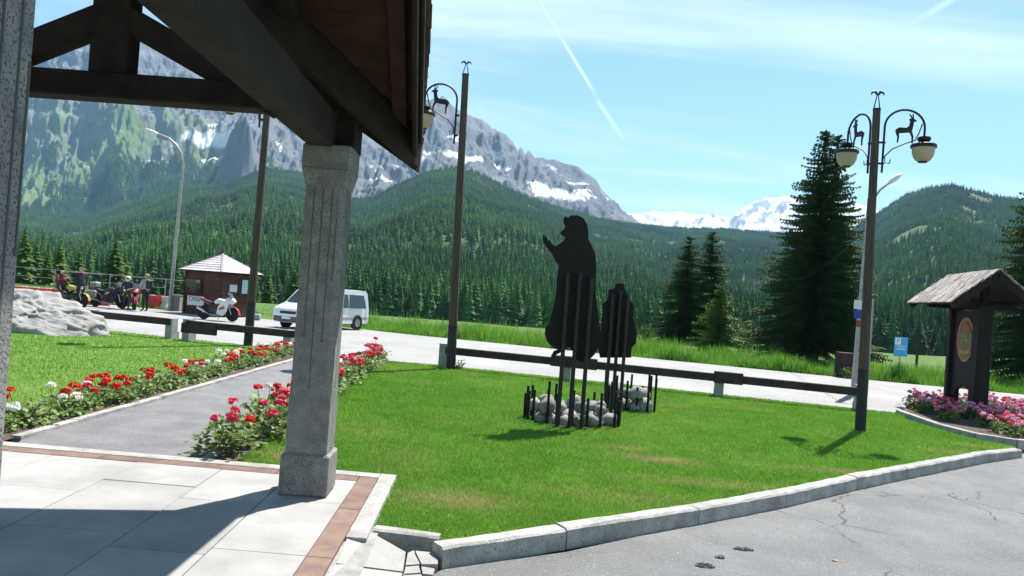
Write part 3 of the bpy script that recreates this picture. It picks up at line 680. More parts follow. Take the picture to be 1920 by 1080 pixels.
# ------------------------------------------------------------------ the forest (one mass of spruces)
needles = M('far_spruce_needles', (.040, .118, .028), .8, (.088, .185, .040), .35, objvar=.36, transl=.2, spec=.2)
def stand_tone(m, scale):
    """stands of darker and lighter trees: tone by where the tree grows"""
    nt = m.node_tree; N, L = nt.nodes, nt.links; b = N['Principled BSDF']; src = b.inputs['Base Color'].links[0].from_socket
    oi = N.new('ShaderNodeObjectInfo'); nz = N.new('ShaderNodeTexNoise'); nz.inputs['Scale'].default_value = scale; nz.inputs['Detail'].default_value = 4; L.new(oi.outputs['Location'], nz.inputs['Vector'])
    r = N.new('ShaderNodeMapRange'); r.inputs[1].default_value = .32; r.inputs[2].default_value = .68; r.inputs[3].default_value = .5; r.inputs[4].default_value = 1.35; L.new(nz.outputs[0], r.inputs[0])
    hs = N.new('ShaderNodeHueSaturation'); L.new(r.outputs[0], hs.inputs['Value']); L.new(src, hs.inputs['Color'])
    for l in list(src.links): L.new(hs.outputs[0], l.to_socket) if l.to_node != hs else None
stand_tone(needles, .009)
def proto_spruce(seed, whorls=13, per=7):
    r = random.Random(seed); V_, F_ = [], []
    for w in range(whorls):
        t = w / (whorls - 1); z = .08 + .90 * t; R = (.20 * (1 - t) ** .85 + .012) * r.uniform(.85, 1.15); off_ = r.random() * 6.28
        for k in range(per):
            a = off_ + 6.283 * k / per + r.uniform(-.2, .2); rr = R * r.uniform(.72, 1.15); wv = .5 * 6.283 / per * 1.25
            ca, sa = math.cos(a), math.sin(a); zb = z - rr * r.uniform(.35, .75); o_ = len(V_)
            V_ += [(0, 0, z + .05), (rr * .62 * math.cos(a - wv), rr * .62 * math.sin(a - wv), zb + .01), (rr * ca, rr * sa, zb - .012), (rr * .62 * math.cos(a + wv), rr * .62 * math.sin(a + wv), zb + .01)]
            F_ += [(o_, o_ + 1, o_ + 2, o_ + 3)]
    o_ = len(V_); V_ += [(.012, 0, 0), (-.006, .01, 0), (-.006, -.01, 0), (0, 0, 1.0)]; F_ += [(o_, o_ + 1, o_ + 3, o_ + 3), (o_ + 1, o_ + 2, o_ + 3, o_ + 3), (o_ + 2, o_, o_ + 3, o_ + 3)]
    return np.array(V_), np.array(F_)
def forest(name, label, pos, hgt, mat, seeds=(1, 2, 3, 4), whorls=13, wide=1.0):
    """points and four tree shapes in one mesh; geometry nodes set the shapes on the points"""
    n = len(pos); Vs, Fs, kd = [pos], [], [np.zeros(n, int)]; base = n
    for i, s in enumerate(seeds):
        v, f = proto_spruce(s, whorls); Vs.append(v); Fs.append(f + base); kd.append(np.full(len(v), i + 1)); base += len(v)
    Vv = np.concatenate(Vs); Ff = np.concatenate(Fs); kd = np.concatenate(kd)
    me = bpy.data.meshes.new(name); faces = [tuple(dict.fromkeys(q)) for q in Ff.tolist()]; me.from_pydata(Vv.tolist(), [], faces); me.materials.append(mat)
    N_ = len(Vv); sc = np.ones((N_, 3)); w = wide * (.85 + .4 * rng.random(n)); sc[:n, 0] = hgt * w; sc[:n, 1] = hgt * w; sc[:n, 2] = hgt
    rz = np.zeros((N_, 3)); rz[:n, 2] = rng.random(n) * 6.283; pick = np.zeros(N_, int); pick[:n] = rng.integers(1, len(seeds) + 1, n)
    for nm, tp, arr, key in (('proto', 'INT', kd, 'value'), ('pick', 'INT', pick, 'value'), ('tsize', 'FLOAT_VECTOR', sc, 'vector'), ('trot', 'FLOAT_VECTOR', rz, 'vector')):
        a_ = me.attributes.new(nm, tp, 'POINT'); a_.data.foreach_set(key, np.ascontiguousarray(arr, dtype=np.int32 if tp == 'INT' else np.float32).ravel())
    o = stuff(obj(name, me)); o['label'] = label
    ng = bpy.data.node_groups.new('forest_nodes', 'GeometryNodeTree'); ng.interface.new_socket('Geometry', in_out='INPUT', socket_type='NodeSocketGeometry'); ng.interface.new_socket('Geometry', in_out='OUTPUT', socket_type='NodeSocketGeometry')
    N, L = ng.nodes, ng.links; gi = N.new('NodeGroupInput'); go = N.new('NodeGroupOutput'); jn = N.new('GeometryNodeJoinGeometry')
    def attr(nm, tp): a_ = N.new('GeometryNodeInputNamedAttribute'); a_.data_type = tp; a_.inputs[0].default_value = nm; return a_.outputs[0]
    pa, pk, sz, rt = attr('proto', 'INT'), attr('pick', 'INT'), attr('tsize', 'FLOAT_VECTOR'), attr('trot', 'FLOAT_VECTOR')
    def eq(sock, v):
        c = N.new('FunctionNodeCompare'); c.data_type = 'INT'; c.operation = 'EQUAL'; L.new(sock, c.inputs[2]); c.inputs[3].default_value = v; return c.outputs[0]
    def sep(geo, sel): s_ = N.new('GeometryNodeSeparateGeometry'); s_.domain = 'POINT'; L.new(geo, s_.inputs[0]); L.new(sel, s_.inputs[1]); return s_.outputs[0]
    base_p = sep(gi.outputs[0], eq(pa, 0))
    for i in range(len(seeds)):
        ip = N.new('GeometryNodeInstanceOnPoints'); L.new(base_p, ip.inputs['Points']); L.new(eq(pk, i + 1), ip.inputs['Selection']); L.new(sep(gi.outputs[0], eq(pa, i + 1)), ip.inputs['Instance'])
        L.new(rt, ip.inputs['Rotation']); L.new(sz, ip.inputs['Scale']); L.new(ip.outputs[0], jn.inputs[0])
    L.new(jn.outputs[0], go.inputs[0]); md = o.modifiers.new('forest', 'NODES'); md.node_group = ng
    return o
# slopes
n = 230000; m_ = rng.uniform(-.95, .95, n); Yt = np.sqrt(rng.uniform(330 ** 2, 1950 ** 2, n)); yr = np.interp(m_, RM, RY)
keep = (Yt < yr + 40) & (fbm(m_ * Yt / 70, Yt / 70, 3) > .30); m_, Yt = m_[keep], Yt[keep]
pos = np.stack([m_ * Yt, Yt, hill_z(m_, Yt) - .6], -1); hg = rng.uniform(5, 10.5, len(pos)) * np.where(rng.random(len(pos)) < .1, .6, 1)
forest('spruce_forest', 'dark green spruce forest covering the hillsides', pos, hg, needles, whorls=9, wide=1.25)
# valley edge
n = 42000; Yt = np.sqrt(rng.uniform(175 ** 2, 360 ** 2, n)); m_ = rng.uniform(-.95, .95, n); pos = np.stack([m_ * Yt, Yt, hill_z(m_, Yt) - .4], -1)
hg = 3.5 + 9 * rng.random(n) ** 2.2
forest('spruce_forest', 'tall dark spruces at the edge of the valley forest', pos, hg, needles, seeds=(11, 12, 13, 14), whorls=16, wide=1.2)
# trees in the ravines of the rock mountain's lower slopes
ms_, ts_, P3m, slp, nA, nB, snw, nC, Lm, clm, SPm = MT_GRID
ok = (((P3m[..., 1] < 2150) & (slp > .35) & (nB < .46) & (nA < .6)) | ((Lm > .3) & (clm < .60 - .25 * np.abs(nC - .45)) & (slp > .2) & (nC < .53))) & (snw < .1) & (SPm < 30)
ii = np.argwhere(ok); ii = ii[rng.random(len(ii)) < .75]; pos = P3m[ii[:, 0], ii[:, 1]] + rng.normal(0, 3, (len(ii), 3)) * [1, 1, 0]
forest('mountain_spruces', 'spruces in the ravines below the rock faces', pos, rng.uniform(8, 15, len(pos)), needles, seeds=(21, 22), whorls=8)
# young light green trees behind the car park
lt = M('young_spruce_needles', (.05, .10, .016), .8, (.08, .135, .022), 2, objvar=.3, transl=.2, spec=.2)
n = 60; xx = rng.uniform(-62, -19, n); yv = rng.uniform(62, 95, n); pos = np.stack([xx, yv, floor_z(xx, yv) - .1], -1)
forest('young_spruces', 'light green young spruces behind the car park', pos, rng.uniform(2.6, 5.2, n), lt, seeds=(31, 32), whorls=16, wide=1.6)

# ------------------------------------------------------------------ roadside barrier of timber rails on concrete posts
bar = thing('roadside_barrier', 'low roadside barrier of dark timber rails on grey concrete posts', 'barrier', (0, 0, 0))
fd = (FENCE_B - FENCE_A).normalized(); fn = Vector((-fd.y, fd.x))
def fpt(x, off_=0.0, z=0.0): p = fence_pt(x) + fn * off_; return Vector((p.x, p.y, gz(p.x) + z))
MF = Matrix(((fd.x, fn.x, 0), (fd.y, fn.y, 0), (0, 0, 1)))
post_x = [-13.1, -12.6, -9.95, -9.4, -6.25, -5.75, -1.72, 1.62, 5.45, 8.75]
for x in post_x:
    p = fpt(x, 0, 0); k = r2.uniform(-.03, .03)
    pts_ = [(-.16, -.1), (.22, -.1), (.22, .16), (.12, .2), (.12, .60 + k), (-.16, .60 + k)]
    mb = MB(); mb.poly([p + MF @ Vector((0, q[0], q[1])) + MF @ Vector((-.11, 0, 0)) for q in pts_], MF @ Vector((.22, 0, 0))); mb.build('concrete_post', concrete, bar)
for x0, x1, z0, z1, dz in ((-17.5, -13.1, .47, .47, 0), (-12.7, -9.9, .47, .47, 0), (-9.5, -8.4, .40, .40, -.05), (-9.4, -5.9, .47, .47, 0), (-1.65, 1.7, .45, .45, 0), (1.2, 2.4, .47, .47, 0), (1.6, 5.55, .45, .45, 0), (5.3, 6.0, .47, .47, 0), (5.5, 8.8, .45, .45, 0)):
    ex = 1.45 if (x1 - x0) < 1.3 else 1.0
    a, b_ = fpt(x0, -.15 - (.04 if ex > 1 else 0), z0 + dz), fpt(x1, -.15 - (.04 if ex > 1 else 0), z1 + dz)
    MB().beam(a, b_, .11, .20 * ex, bevel=.012).build('rail', rail_wood, bar)

# ------------------------------------------------------------------ lamp posts
opal = M('opal_glass', (.62, .52, .40), .35, (.55, .45, .34), 4, spec=.5, transl=.35)
def chamois(mb, c, s, face, ax, th=.02):
    """flat cut-out chamois, c = hoof centre, s = scale, face = +1/-1"""
    O = [(-.42, .78), (-.30, .86), (.10, .86), (.22, .98), (.26, 1.22), (.20, 1.30), (.22, 1.36), (.32, 1.36), (.20, 1.60), (.24, 1.62), (.38, 1.40), (.36, 1.62), (.41, 1.64), (.45, 1.36), (.58, 1.28), (.60, 1.22), (.46, 1.20), (.44, .98), (.38, .66), (.48, .40), (.46, .02), (.40, .02), (.38, .38), (.26, .60), (-.10, .56), (-.28, .54), (-.26, .34), (-.30, .02), (-.36, .02), (-.36, .34), (-.44, .52), (-.48, .70)]
    c = Vector(c); ax = Vector(ax).normalized(); tv = ax.cross(Vector((0, 0, 1))) * th
    P = [c + ax * (face * x * s) + Vector((0, 0, z * s)) - tv / 2 for x, z in O]
    bm = bmesh.new(); vs = [bm.verts.new(p) for p in P]; f = bm.faces.new(vs); f.normal_update(); bmesh.ops.triangulate(bm, faces=[f]); bm.verts.index_update()
    tri = [tuple(v.index for v in q.verts) for q in bm.faces]; bm.free(); n = len(P)
    mb.add(P + [p + tv for p in P], tri + [tuple(n + i for i in t[::-1]) for t in tri] + [(i, (i + 1) % n, n + (i + 1) % n, n + i) for i in range(n)])
def lamp_post(label, foot, top, arms, r0=.085, tarh=.95):
    """foot, top world points; arms = list of (direction, reach, with lamp, scale)"""
    foot, top = Vector(foot), Vector(top); t = thing('lamp_post', label, 'lamp post', foot); H = top - foot
    MB().tube([H * (i / 8) for i in range(9)], [r0 * (1 - .28 * i / 8) for i in range(9)], 14).build('pole', timber_pole, t, smooth=True)
    MB().tube([H * 0 + Vector((0, 0, -.05)), H * (tarh / H.length)], [r0 * 1.04, r0 * 1.0], 14).build('tarred_foot', tar, t, smooth=True)
    up = H.normalized(); fin = MB()
    w = r0 * .66
    for s in (-1, 1):
        fin.tube([H + Vector((s * w, 0, -.03)), H + Vector((s * w * .55, 0, .15)), H + Vector((s * .01, 0, .30))], [.014, .012, .010], 6)
        fin.tube([H + Vector((s * .01, 0, .29)), H + Vector((s * .05, 0, .35)), H + Vector((s * .11, 0, .34)), H + Vector((s * .13, 0, .29))], [.022, .03, .022, .012], 6)
    fin.lathe([(r0 * .76, -.02), (r0 * .78, .015), (r0 * .5, .02)], H, 12); fin.build('finial', iron, t)
    for d, reach, lamp, s, zt in arms:
        d = Vector((d[0], d[1], 0)).normalized(); o = H * ((H.length - zt) / H.length) + d * (r0 + .07)
        ar = MB(); R = reach / 2
        ar.tube([o + Vector((0, 0, -1.05 * s)), o + Vector((0, 0, -.1 * s))] + [o + d * (R - R * math.cos(a)) + Vector((0, 0, R * math.sin(a) * .93)) for a in [math.pi * i / 14 for i in range(15)]] + [o + d * (2 * R) + Vector((0, 0, -.22 * s))], .022 * s + .003, 7)
        # lower scroll
        ar.tube([o + d * (2 * R - .05) + Vector((0, 0, .1 * s)), o + d * (2 * R - .10) + Vector((0, 0, -.10 * s)), o + d * (1.55 * R) + Vector((0, 0, -.28 * s)), o + d * R + Vector((0, 0, -.38 * s)), o + d * (.45 * R) + Vector((0, 0, -.50 * s)), o + d * .06 + Vector((0, 0, -.64 * s)), o + Vector((0, 0, -.74 * s))], .011 * s + .003, 6)
        ar.tube([o + d * .03 + Vector((0, 0, -.68 * s)), o + d * .05 + Vector((0, 0, -.82 * s)), o + d * .13 + Vector((0, 0, -.84 * s)), o + d * .15 + Vector((0, 0, -.74 * s))], .010 * s + .002, 6)
        for zz_ in (-.36 * s, -.84 * s): ar.tube([o - d * .09 + Vector((0, 0, zz_)), o + d * .03 + Vector((0, 0, zz_))], .03 * s, 7)
        arm = ar.build('scroll_arm', iron, t, smooth=True)
        cm = MB(); chamois(cm, o + d * (R * 1.0) + Vector((0, 0, -.36 * s)), .37 * s * 1.12, 1, d); cm.build('chamois_silhouette', iron, arm)
        if lamp:
            c = o + d * (2 * R) + Vector((0, 0, -.30 * s)); k = s
            cap = MB().lathe([(.02 * k, .12 * k), (.13 * k, .10 * k), (.15 * k, .06 * k), (.13 * k, .02 * k), (.10 * k, .0), (.12 * k, -.03 * k), (.25 * k, -.06 * k), (.275 * k, -.09 * k), (.275 * k, -.14 * k), (.25 * k, -.15 * k)], c, 20).build('lamp_cap', iron, t, smooth=True)
            MB().lathe([(.245 * k, -.145 * k), (.235 * k, -.25 * k), (.20 * k, -.36 * k), (.15 * k, -.43 * k), (.10 * k, -.455 * k)], c, 20).build('lamp_globe', opal, t, smooth=True)
            MB().lathe([(.105 * k, -.452 * k), (.10 * k, -.475 * k), (.0, -.48 * k)], c, 16).build('globe_ring', iron, cap)
    return t
fM = gp(845, 690); fR = gp(1613, 806); fL = gp(465, 646)
topM = at(873, 140, fM.y + .05); topR = at(1644, 205, fR.y + .0); topL = at(508, 120, fL.y)
lamp_post('wooden lamp post with one chamois arm standing beside the porch roof edge', fM, topM, [(((-1), -.12), .86, True, 1.12, .72)], r0=.125, tarh=1.15)
lamp_post('wooden lamp post with two lamp arms in front of the tall spruce', fR, topR, [((1, -.12), .76, True, .88, .34), ((-.17, .98), .76, True, .88, .34)], r0=.10, tarh=1.22)
lamp_post('wooden lamp post behind the porch between kiosk and granite column', fL, topL, [((-1, -.12), .86, True, 1.12, .72)], r0=.125, tarh=1.25)

# steel street lamps
steel = M('galvanised_steel', (.38, .37, .35), .5, (.28, .27, .26), 5, metal=.5)
def curved_lamp(label, foot, knee, head, r=.07):
    foot, knee, head = Vector(foot), Vector(knee), Vector(head); t = thing('street_lamp', label, 'street lamp', foot)
    a, b_ = knee - foot, head - foot; up = a.normalized(); mid = a + up * (b_.z - a.z) * .75 + (b_ - a) * .12
    pts_ = [Vector((0, 0, -.05)), a * .5, a] + [a.lerp(mid, k).lerp(mid.lerp(b_, k), k) for k in (.25, .5, .75, 1)]
    MB().tube(pts_, [r, r * .85, r * .7, r * .62, r * .55, r * .5, r * .45], 10).build('mast', steel, t, smooth=True)
    d = (pts_[-1] - pts_[-2]).normalized(); side = d.cross(Vector((0, 0, 1))).normalized(); u = side.cross(d)
    MB().sphere(b_ + d * .28, .34, 12, 6, (1, .36, .24), M=Matrix((d, side, u)).transposed()).build('luminaire', M('lamp_housing', (.62, .62, .62), .4), t, smooth=True)
    return t
f1 = gp(318, 580); curved_lamp('tall curved steel street lamp to the left of the ticket kiosk', f1, at(343, 310, f1.y), at(296, 251, f1.y - .2), .10)
cpf = gp(1603, 735); cpf.y += 0
t = thing('concrete_street_lamp', 'slim concrete mast with small street light half hidden by the lamp post', 'street lamp', cpf)
tp = at(1632, 372, cpf.y) - cpf
MB().tube([Vector((0, 0, -.05)), tp * .5, tp], [.13, .11, .085], 12).build('mast', concrete, t, smooth=True)
hd = at(1678, 335, cpf.y) - cpf
MB().tube([tp - tp.normalized() * .2, tp.lerp(hd, .4) + Vector((0, 0, .03)), tp.lerp(hd, .85)], [.04, .035, .03], 8).build('arm', steel, t, smooth=True)
dd = (hd - tp).normalized(); sd = dd.cross(Vector((0, 0, 1))).normalized()
MB().sphere(hd, .27, 10, 6, (1, .4, .3), M=Matrix((dd, sd, sd.cross(dd))).transposed()).build('luminaire', M('lamp_housing', (.5, .5, .5)), t, smooth=True)
white = M('white_paint', (.72, .73, .74), .5); blue = M('sign_blue', (.02, .07, .34), .5); brown = M('sign_brown', (.25, .07, .03), .5)
sgn = [(1602, 562, 1618, 580, white), (1602, 581, 1618, 598, blue), (1606, 600, 1620, 614, brown)]
tt = thing('road_signs', 'small stacked white, blue and brown road signs on a thin post', 'sign', gp(1610, 738) + Vector((.18, -.15, 0)))
o_ = Vector(tt.location); Yq = o_.y - .05
MB().tube([(0, 0, -.05), (0, 0, at(1610, 558, Yq).z - o_.z)], .03, 8).build('post', steel, tt)
for x0, y0, x1, y1, m in sgn:
    a, b_ = at(x0, y0, Yq) - o_, at(x1, y1, Yq) - o_
    MB().box(((a.x + b_.x) / 2, -.05, (a.z + b_.z) / 2), (abs(b_.x - a.x), .02, abs(a.z - b_.z))).build('sign_plate', m, tt)
# cable hanging from the mast
ca, cb = at(1622, 430, cpf.y), at(1440, 505, cpf.y + 24)
cab = MB().tube([ca.lerp(cb, k / 12) - Vector((0, 0, 2.4 * 4 * (k / 12) * (1 - k / 12) * .45)) for k in range(13)], .013, 5).build('cable', iron)
tag(cab, 'thin sagging cable running from the concrete mast to the spruce', 'cable')

# ------------------------------------------------------------------ bear sculptures (steel cut-outs on posts) with stone baskets
def outline_plate(mb, pix, zs, Y, th, origin, ox=980, oy=390):
    P = [at(x / zs + ox, y / zs + oy, Y) - origin for x, y in pix]; tv = Vector((0, th, 0))
    bm = bmesh.new(); vs = [bm.verts.new(p) for p in P]; f = bm.faces.new(vs); f.normal_update(); bmesh.ops.triangulate(bm, faces=[f]); bm.verts.index_update()
    tri = [tuple(v.index for v in q.verts) for q in bm.faces]; nrm = sum((q.normal.y for q in bm.faces)); bm.free(); n = len(P)
    mb.add(P + [p + tv for p in P], tri + [tuple(n + i for i in t[::-1]) for t in tri] + [(i, (i + 1) % n, n + (i + 1) % n, n + i) for i in range(n)])
BEAR = [(250, 68), (256, 54), (270, 52), (280, 60), (290, 46), (330, 44), (356, 52), (378, 68), (395, 100), (404, 150), (402, 190), (425, 235), (445, 280), (452, 350), (450, 420), (446, 500), (455, 600), (470, 700), (480, 780), (468, 850), (440, 900), (415, 925), (385, 936), (360, 946), (340, 936), (315, 920), (308, 880), (290, 855), (270, 860), (240, 882), (215, 895), (185, 916), (179, 900), (190, 878), (215, 868), (180, 850), (150, 820), (136, 770), (140, 730), (165, 700), (180, 640), (200, 560), (210, 450), (220, 352), (200, 325), (180, 280), (150, 245), (125, 205), (122, 165), (128, 160), (140, 180), (146, 172), (158, 202), (166, 192), (180, 222), (205, 235), (225, 220), (245, 205), (262, 190), (256, 172), (240, 168), (228, 152), (240, 140), (255, 130), (260, 110), (250, 90)]
CUB = [(525, 505), (540, 494), (552, 498), (566, 486), (568, 466), (600, 460), (622, 468), (622, 490), (640, 530), (655, 565), (682, 600), (675, 660), (690, 720), (700, 780), (695, 830), (668, 860), (665, 918), (475, 918), (465, 870), (470, 800), (480, 740), (488, 640), (493, 585), (510, 570), (526, 545)]
def bear(label, pix, foot, posts, head_part, ridges):
    t = thing('bear_sculpture', label, 'sculpture', foot); Y = foot.y
    mb = MB(); outline_plate(mb, pix, 3.27, Y, .035, foot); mb.build('body_plate', rust, t)
    for (x, y0, y1) in posts:
        a = at(x, y0, Y - .07) - foot; g = Vector((a.x, -.07, -.05)); MB().tube([g, Vector((a.x, -.07, a.z))], .035, 10).build('support_post', M('bar_steel', (.022, .019, .019), .6, (.012, .011, .011), 8), t, smooth=True)
        MB().lathe([(.09, 0), (.09, .02)], Vector((a.x, -.07, -.012)), 10).build('foot_plate', rust, t)
    return t
fb = gp(1075, 800)
bear('tall dark steel cut-out bear standing upright with a raised paw', BEAR, fb, [(1066, 512, 0), (1088, 512, 0), (1110, 520, 0)],
     [(262, 60), (300, 54), (360, 64), (388, 110), (392, 180), (430, 260), (440, 400), (420, 520), (396, 420), (380, 330), (330, 260), (280, 230), (270, 190), (278, 130)], None)
fc = gp(1186, 770)
bear('smaller dark steel cut-out bear cub behind the tall bear', CUB, fc, [(1150, 552, 0), (1164, 545, 0), (1178, 552, 0)],
     [(535, 510), (575, 494), (612, 480), (630, 530), (648, 580), (640, 640), (600, 600), (560, 590), (530, 560)], None)
def ngon_rock(seed, r, sub=2, amp=.28, flat=.8):
    bm = bmesh.new(); bmesh.ops.create_icosphere(bm, subdivisions=sub, radius=r); rr = random.Random(seed); o_ = Vector((rr.uniform(-99, 99), rr.uniform(-99, 99), rr.uniform(-99, 99)))
    from mathutils import noise
    pl = [Vector((rr.uniform(-1, 1), rr.uniform(-1, 1), rr.uniform(-1, 1))).normalized() for _ in range(7)]
    for v in bm.verts:
        d = v.co.normalized(); k = 1 + amp * noise.fractal(d * 1.6 + o_, 1.0, 2.0, 3)
        for p in pl:
            q = d.dot(p) * k
            if q > .78: k *= .78 / q
        v.co = Vector((d.x * k, d.y * k, d.z * k * flat)) * r
    bm.verts.index_update(); me = bpy.data.meshes.new('stone'); bm.to_mesh(me); bm.free()
    me.polygons.foreach_set('use_smooth', [True] * len(me.polygons)); return me
stone_mat = M('pale_stone', (.34, .335, .315), .9, (.17, .17, .165), 5, .5, 25, objvar=.2)
def basket(label, c, rx, ry, nb, hmin, hmax, nst, rs, slabel, grp):
    t = thing('stone_basket', label, 'planter', c)
    for k in range(nb):
        a = 6.283 * k / nb + r2.uniform(-.1, .1); h = r2.uniform(hmin, hmax); x, y = rx * math.cos(a), ry * math.sin(a)
        MB().tube([(x, y, -.05), (x + r2.uniform(-.01, .01), y, h)], .023, 8).build('iron_bar', rust, t, smooth=True)
    meshes = [ngon_rock(50 + k, 1.0) for k in range(6)]
    for me in meshes: me.materials.append(stone_mat) if not me.materials else None
    placed = []
    for k in range(nst):
        for tr in range(80):
            a = r2.random() * 6.283; q = math.sqrt(r2.random()) * .82; s = r2.uniform(*rs); z = s * .68 if k < nst * .62 else s * .68 + r2.uniform(.15, .24)
            x, y = q * rx * math.cos(a), q * ry * math.sin(a)
            if all((Vector((x, y, z)) - p).length > (s + s2) * .74 for p, s2 in placed): break
        placed.append((Vector((x, y, z)), s))
        o = obj('stone', meshes[k % 6], None, (c.x + x, c.y + y, c.z + z - .03)); o.scale = (s, s * r2.uniform(.8, 1.1), s * r2.uniform(.9, 1.25)); o.rotation_euler = (r2.uniform(-.4, .4), r2.uniform(-.4, .4), r2.random() * 6.28)
        tag(o, slabel, 'stone', grp)
    return t
bc = gp(1072, 789); basket('oval ring of dark iron bars around the tall bear holding pale stones', bc, .83, .52, 20, .42, .72, 34, (.11, .17), 'rounded pale stone heaped among the bars under the tall bear', 'stones under the tall bear')
bc2 = gp(1180, 765); basket('ring of dark iron bars around the bear cub holding pale stones', bc2, .52, .42, 14, .42, .78, 14, (.13, .21), 'rounded pale stone heaped among the bars under the bear cub', 'stones under the bear cub')

# ------------------------------------------------------------------ boulder on the lawn
from mathutils import noise as mnoise
bm = bmesh.new(); bmesh.ops.create_icosphere(bm, subdivisions=6, radius=1.0)
rr = random.Random(5); planes = [(Vector((.55, -.35, .75)).normalized(), .62), (Vector((-.1, -.75, .65)).normalized(), .66), (Vector((.9, -.2, .3)).normalized(), .86), (Vector((-.7, -.3, .65)).normalized(), .72), (Vector((.2, .8, .5)).normalized(), .7), (Vector((.35, -.9, .1)).normalized(), .8), (Vector((0, 0, 1)), .72)]
for v in bm.verts:
    d = v.co.normalized(); k = 1 + .22 * mnoise.fractal(d * 1.3 + Vector((3, 1, 7)), 1, 2, 3)
    for p, lim in planes:
        q = d.dot(p) * k
        if q > lim: k *= lim / q
    k += .034 * mnoise.fractal(d * 9 + Vector((9, 2, 1)), .7, 2.2, 6) + .018 * (mnoise.cell(d * 4.3 + mnoise.noise_vector(d * 3) * .5) - .5) - .045 * max(0, 1 - 10 * abs(mnoise.noise(d * 1.9 + Vector((1, 8, 3)))))
    v.co = d * k
bme = bpy.data.meshes.new('boulder'); bm.to_mesh(bme); bm.free()
bme.polygons.foreach_set('use_smooth', [True] * len(bme.polygons))
bmat = M('boulder_limestone', (.29, .283, .27), .95, (.09, .088, .083), 3.2, 1.0, 7, lo=.50, hi=.70, detail=10); bme.materials.append(bmat)
bp_ = gp(40, 622); bo = obj('boulder', bme, None, (bp_.x - 1.1, bp_.y + 1.1, gz(bp_.x) - .12)); bo.scale = (3.0, 1.7, 1.66); bo.rotation_euler = (0, 0, -.15)
tag(bo, 'big pale limestone boulder lying on the left lawn', 'boulder')

# ------------------------------------------------------------------ timber notice stand with shingled roof
sdir = Vector((-.2, -.98, 0)).normalized(); sside = Vector((-sdir.y, sdir.x, 0))        # sside points away to the right of the stand (far side)
if sside.x > 0: sside = -sside                                                        # now points left, towards the viewer's side
sp = at(1806, 760, 20.7); so_ = Vector((sp.x, sp.y, gz(sp.x) - .05))
st = thing('notice_stand', 'dark timber notice stand with shingled gable roof and oval emblem', 'sign', so_)
def sq(a, b_, z): return sdir * a + sside * b_ + Vector((0, 0, z))                  # local frame: along, across, up
MS = Matrix((sdir, sside, Vector((0, 0, 1)))).transposed()
dark = M('stand_timber', (.022, .016, .015), .85, (.011, .008, .008), 3, .4, 20, stretch=(2, 2, .6))
for a in (-.95, .95): MB().box(sq(a, 0, 1.42), (.20 if a < 0 else .42, .34, 2.95), MS, bevel=.02).build('post', dark, st)
# board with an arched cut at the bottom
arch = [(-.86, .42)] + [(-.62 , .42)] + [(.62 * -math.cos(q), .42 + .30 * math.sin(q)) for q in [math.pi * i / 10 for i in range(1, 10)]] + [(.62, .42), (.76, .42), (.76, 2.75), (-.86, 2.75)]
P = [sq(x, -.04, z) for x, z in arch]; mb = MB(); tv = sside * .08
bm = bmesh.new(); vs = [bm.verts.new(p) for p in P]; f = bm.faces.new(vs); f.normal_update(); bmesh.ops.triangulate(bm, faces=[f]); bm.verts.index_update(); tri = [tuple(v.index for v in q.verts) for q in bm.faces]; bm.free(); n = len(P)
mb.add(P + [p + tv for p in P], tri + [tuple(n + i for i in t[::-1]) for t in tri] + [(i, (i + 1) % n, n + (i + 1) % n, n + i) for i in range(n)]); mb.build('board', dark, st)
# oval carved emblem: rim, field and leaf-like relief
gold = M('carved_gold', (.42, .24, .09), .55, (.25, .11, .05), 9, .6, 20); field = M('emblem_field', (.13, .11, .05), .7, (.24, .13, .06), 7, .5, 18); green = M('emblem_green', (.10, .16, .06), .7, (.2, .2, .08), 8)
def ell(rx, rz, n=28): return [(rx * math.cos(6.283 * i / n), rz * math.sin(6.283 * i / n)) for i in range(n)]
EZ, EA = 1.98, .02
em = MB().poly([sq(EA + x, .042, EZ + z) for x, z in ell(.58, .60)], sside * .03).build('oval_emblem', gold, st)
MB().poly([sq(EA + x, .073, EZ + z) for x, z in ell(.51, .53)], sside * .008).build('emblem_field', field, em)
mb = MB()
for i in range(13):
    q = math.pi * (.08 + .84 * i / 12); x, z = .36 * math.cos(q), .12 + .30 * math.sin(q); mb.sphere(sq(EA + x, .082, EZ + z), .075, 6, 4, (1, .35, .7), M=MS)
mb.build('carved_leaves', brown, em)
mb = MB()
for i in range(11):
    x = -.34 + .068 * i; mb.sphere(sq(EA + x, .082, EZ - .34 + .10 * abs(x)), .06, 6, 4, (1, .35, 1), M=MS)
mb.build('carved_scroll', gold, em)
for i in range(9): MB().sphere(sq(EA + r2.uniform(-.26, .26), .082, EZ + r2.uniform(-.2, .2)), r2.uniform(.05, .09), 6, 4, (1, .35, .9), M=MS).build('carved_leaf', green, em)
for s, px_ in ((-1, 1.0), (1, 1.0)):
    MB().sphere(sq(EA + s * .12, .085, EZ - .02), .035, 6, 4, (1, .4, 1), M=MS).build('carved_rosette', M('pale_relief', (.45, .45, .40), .6), em)
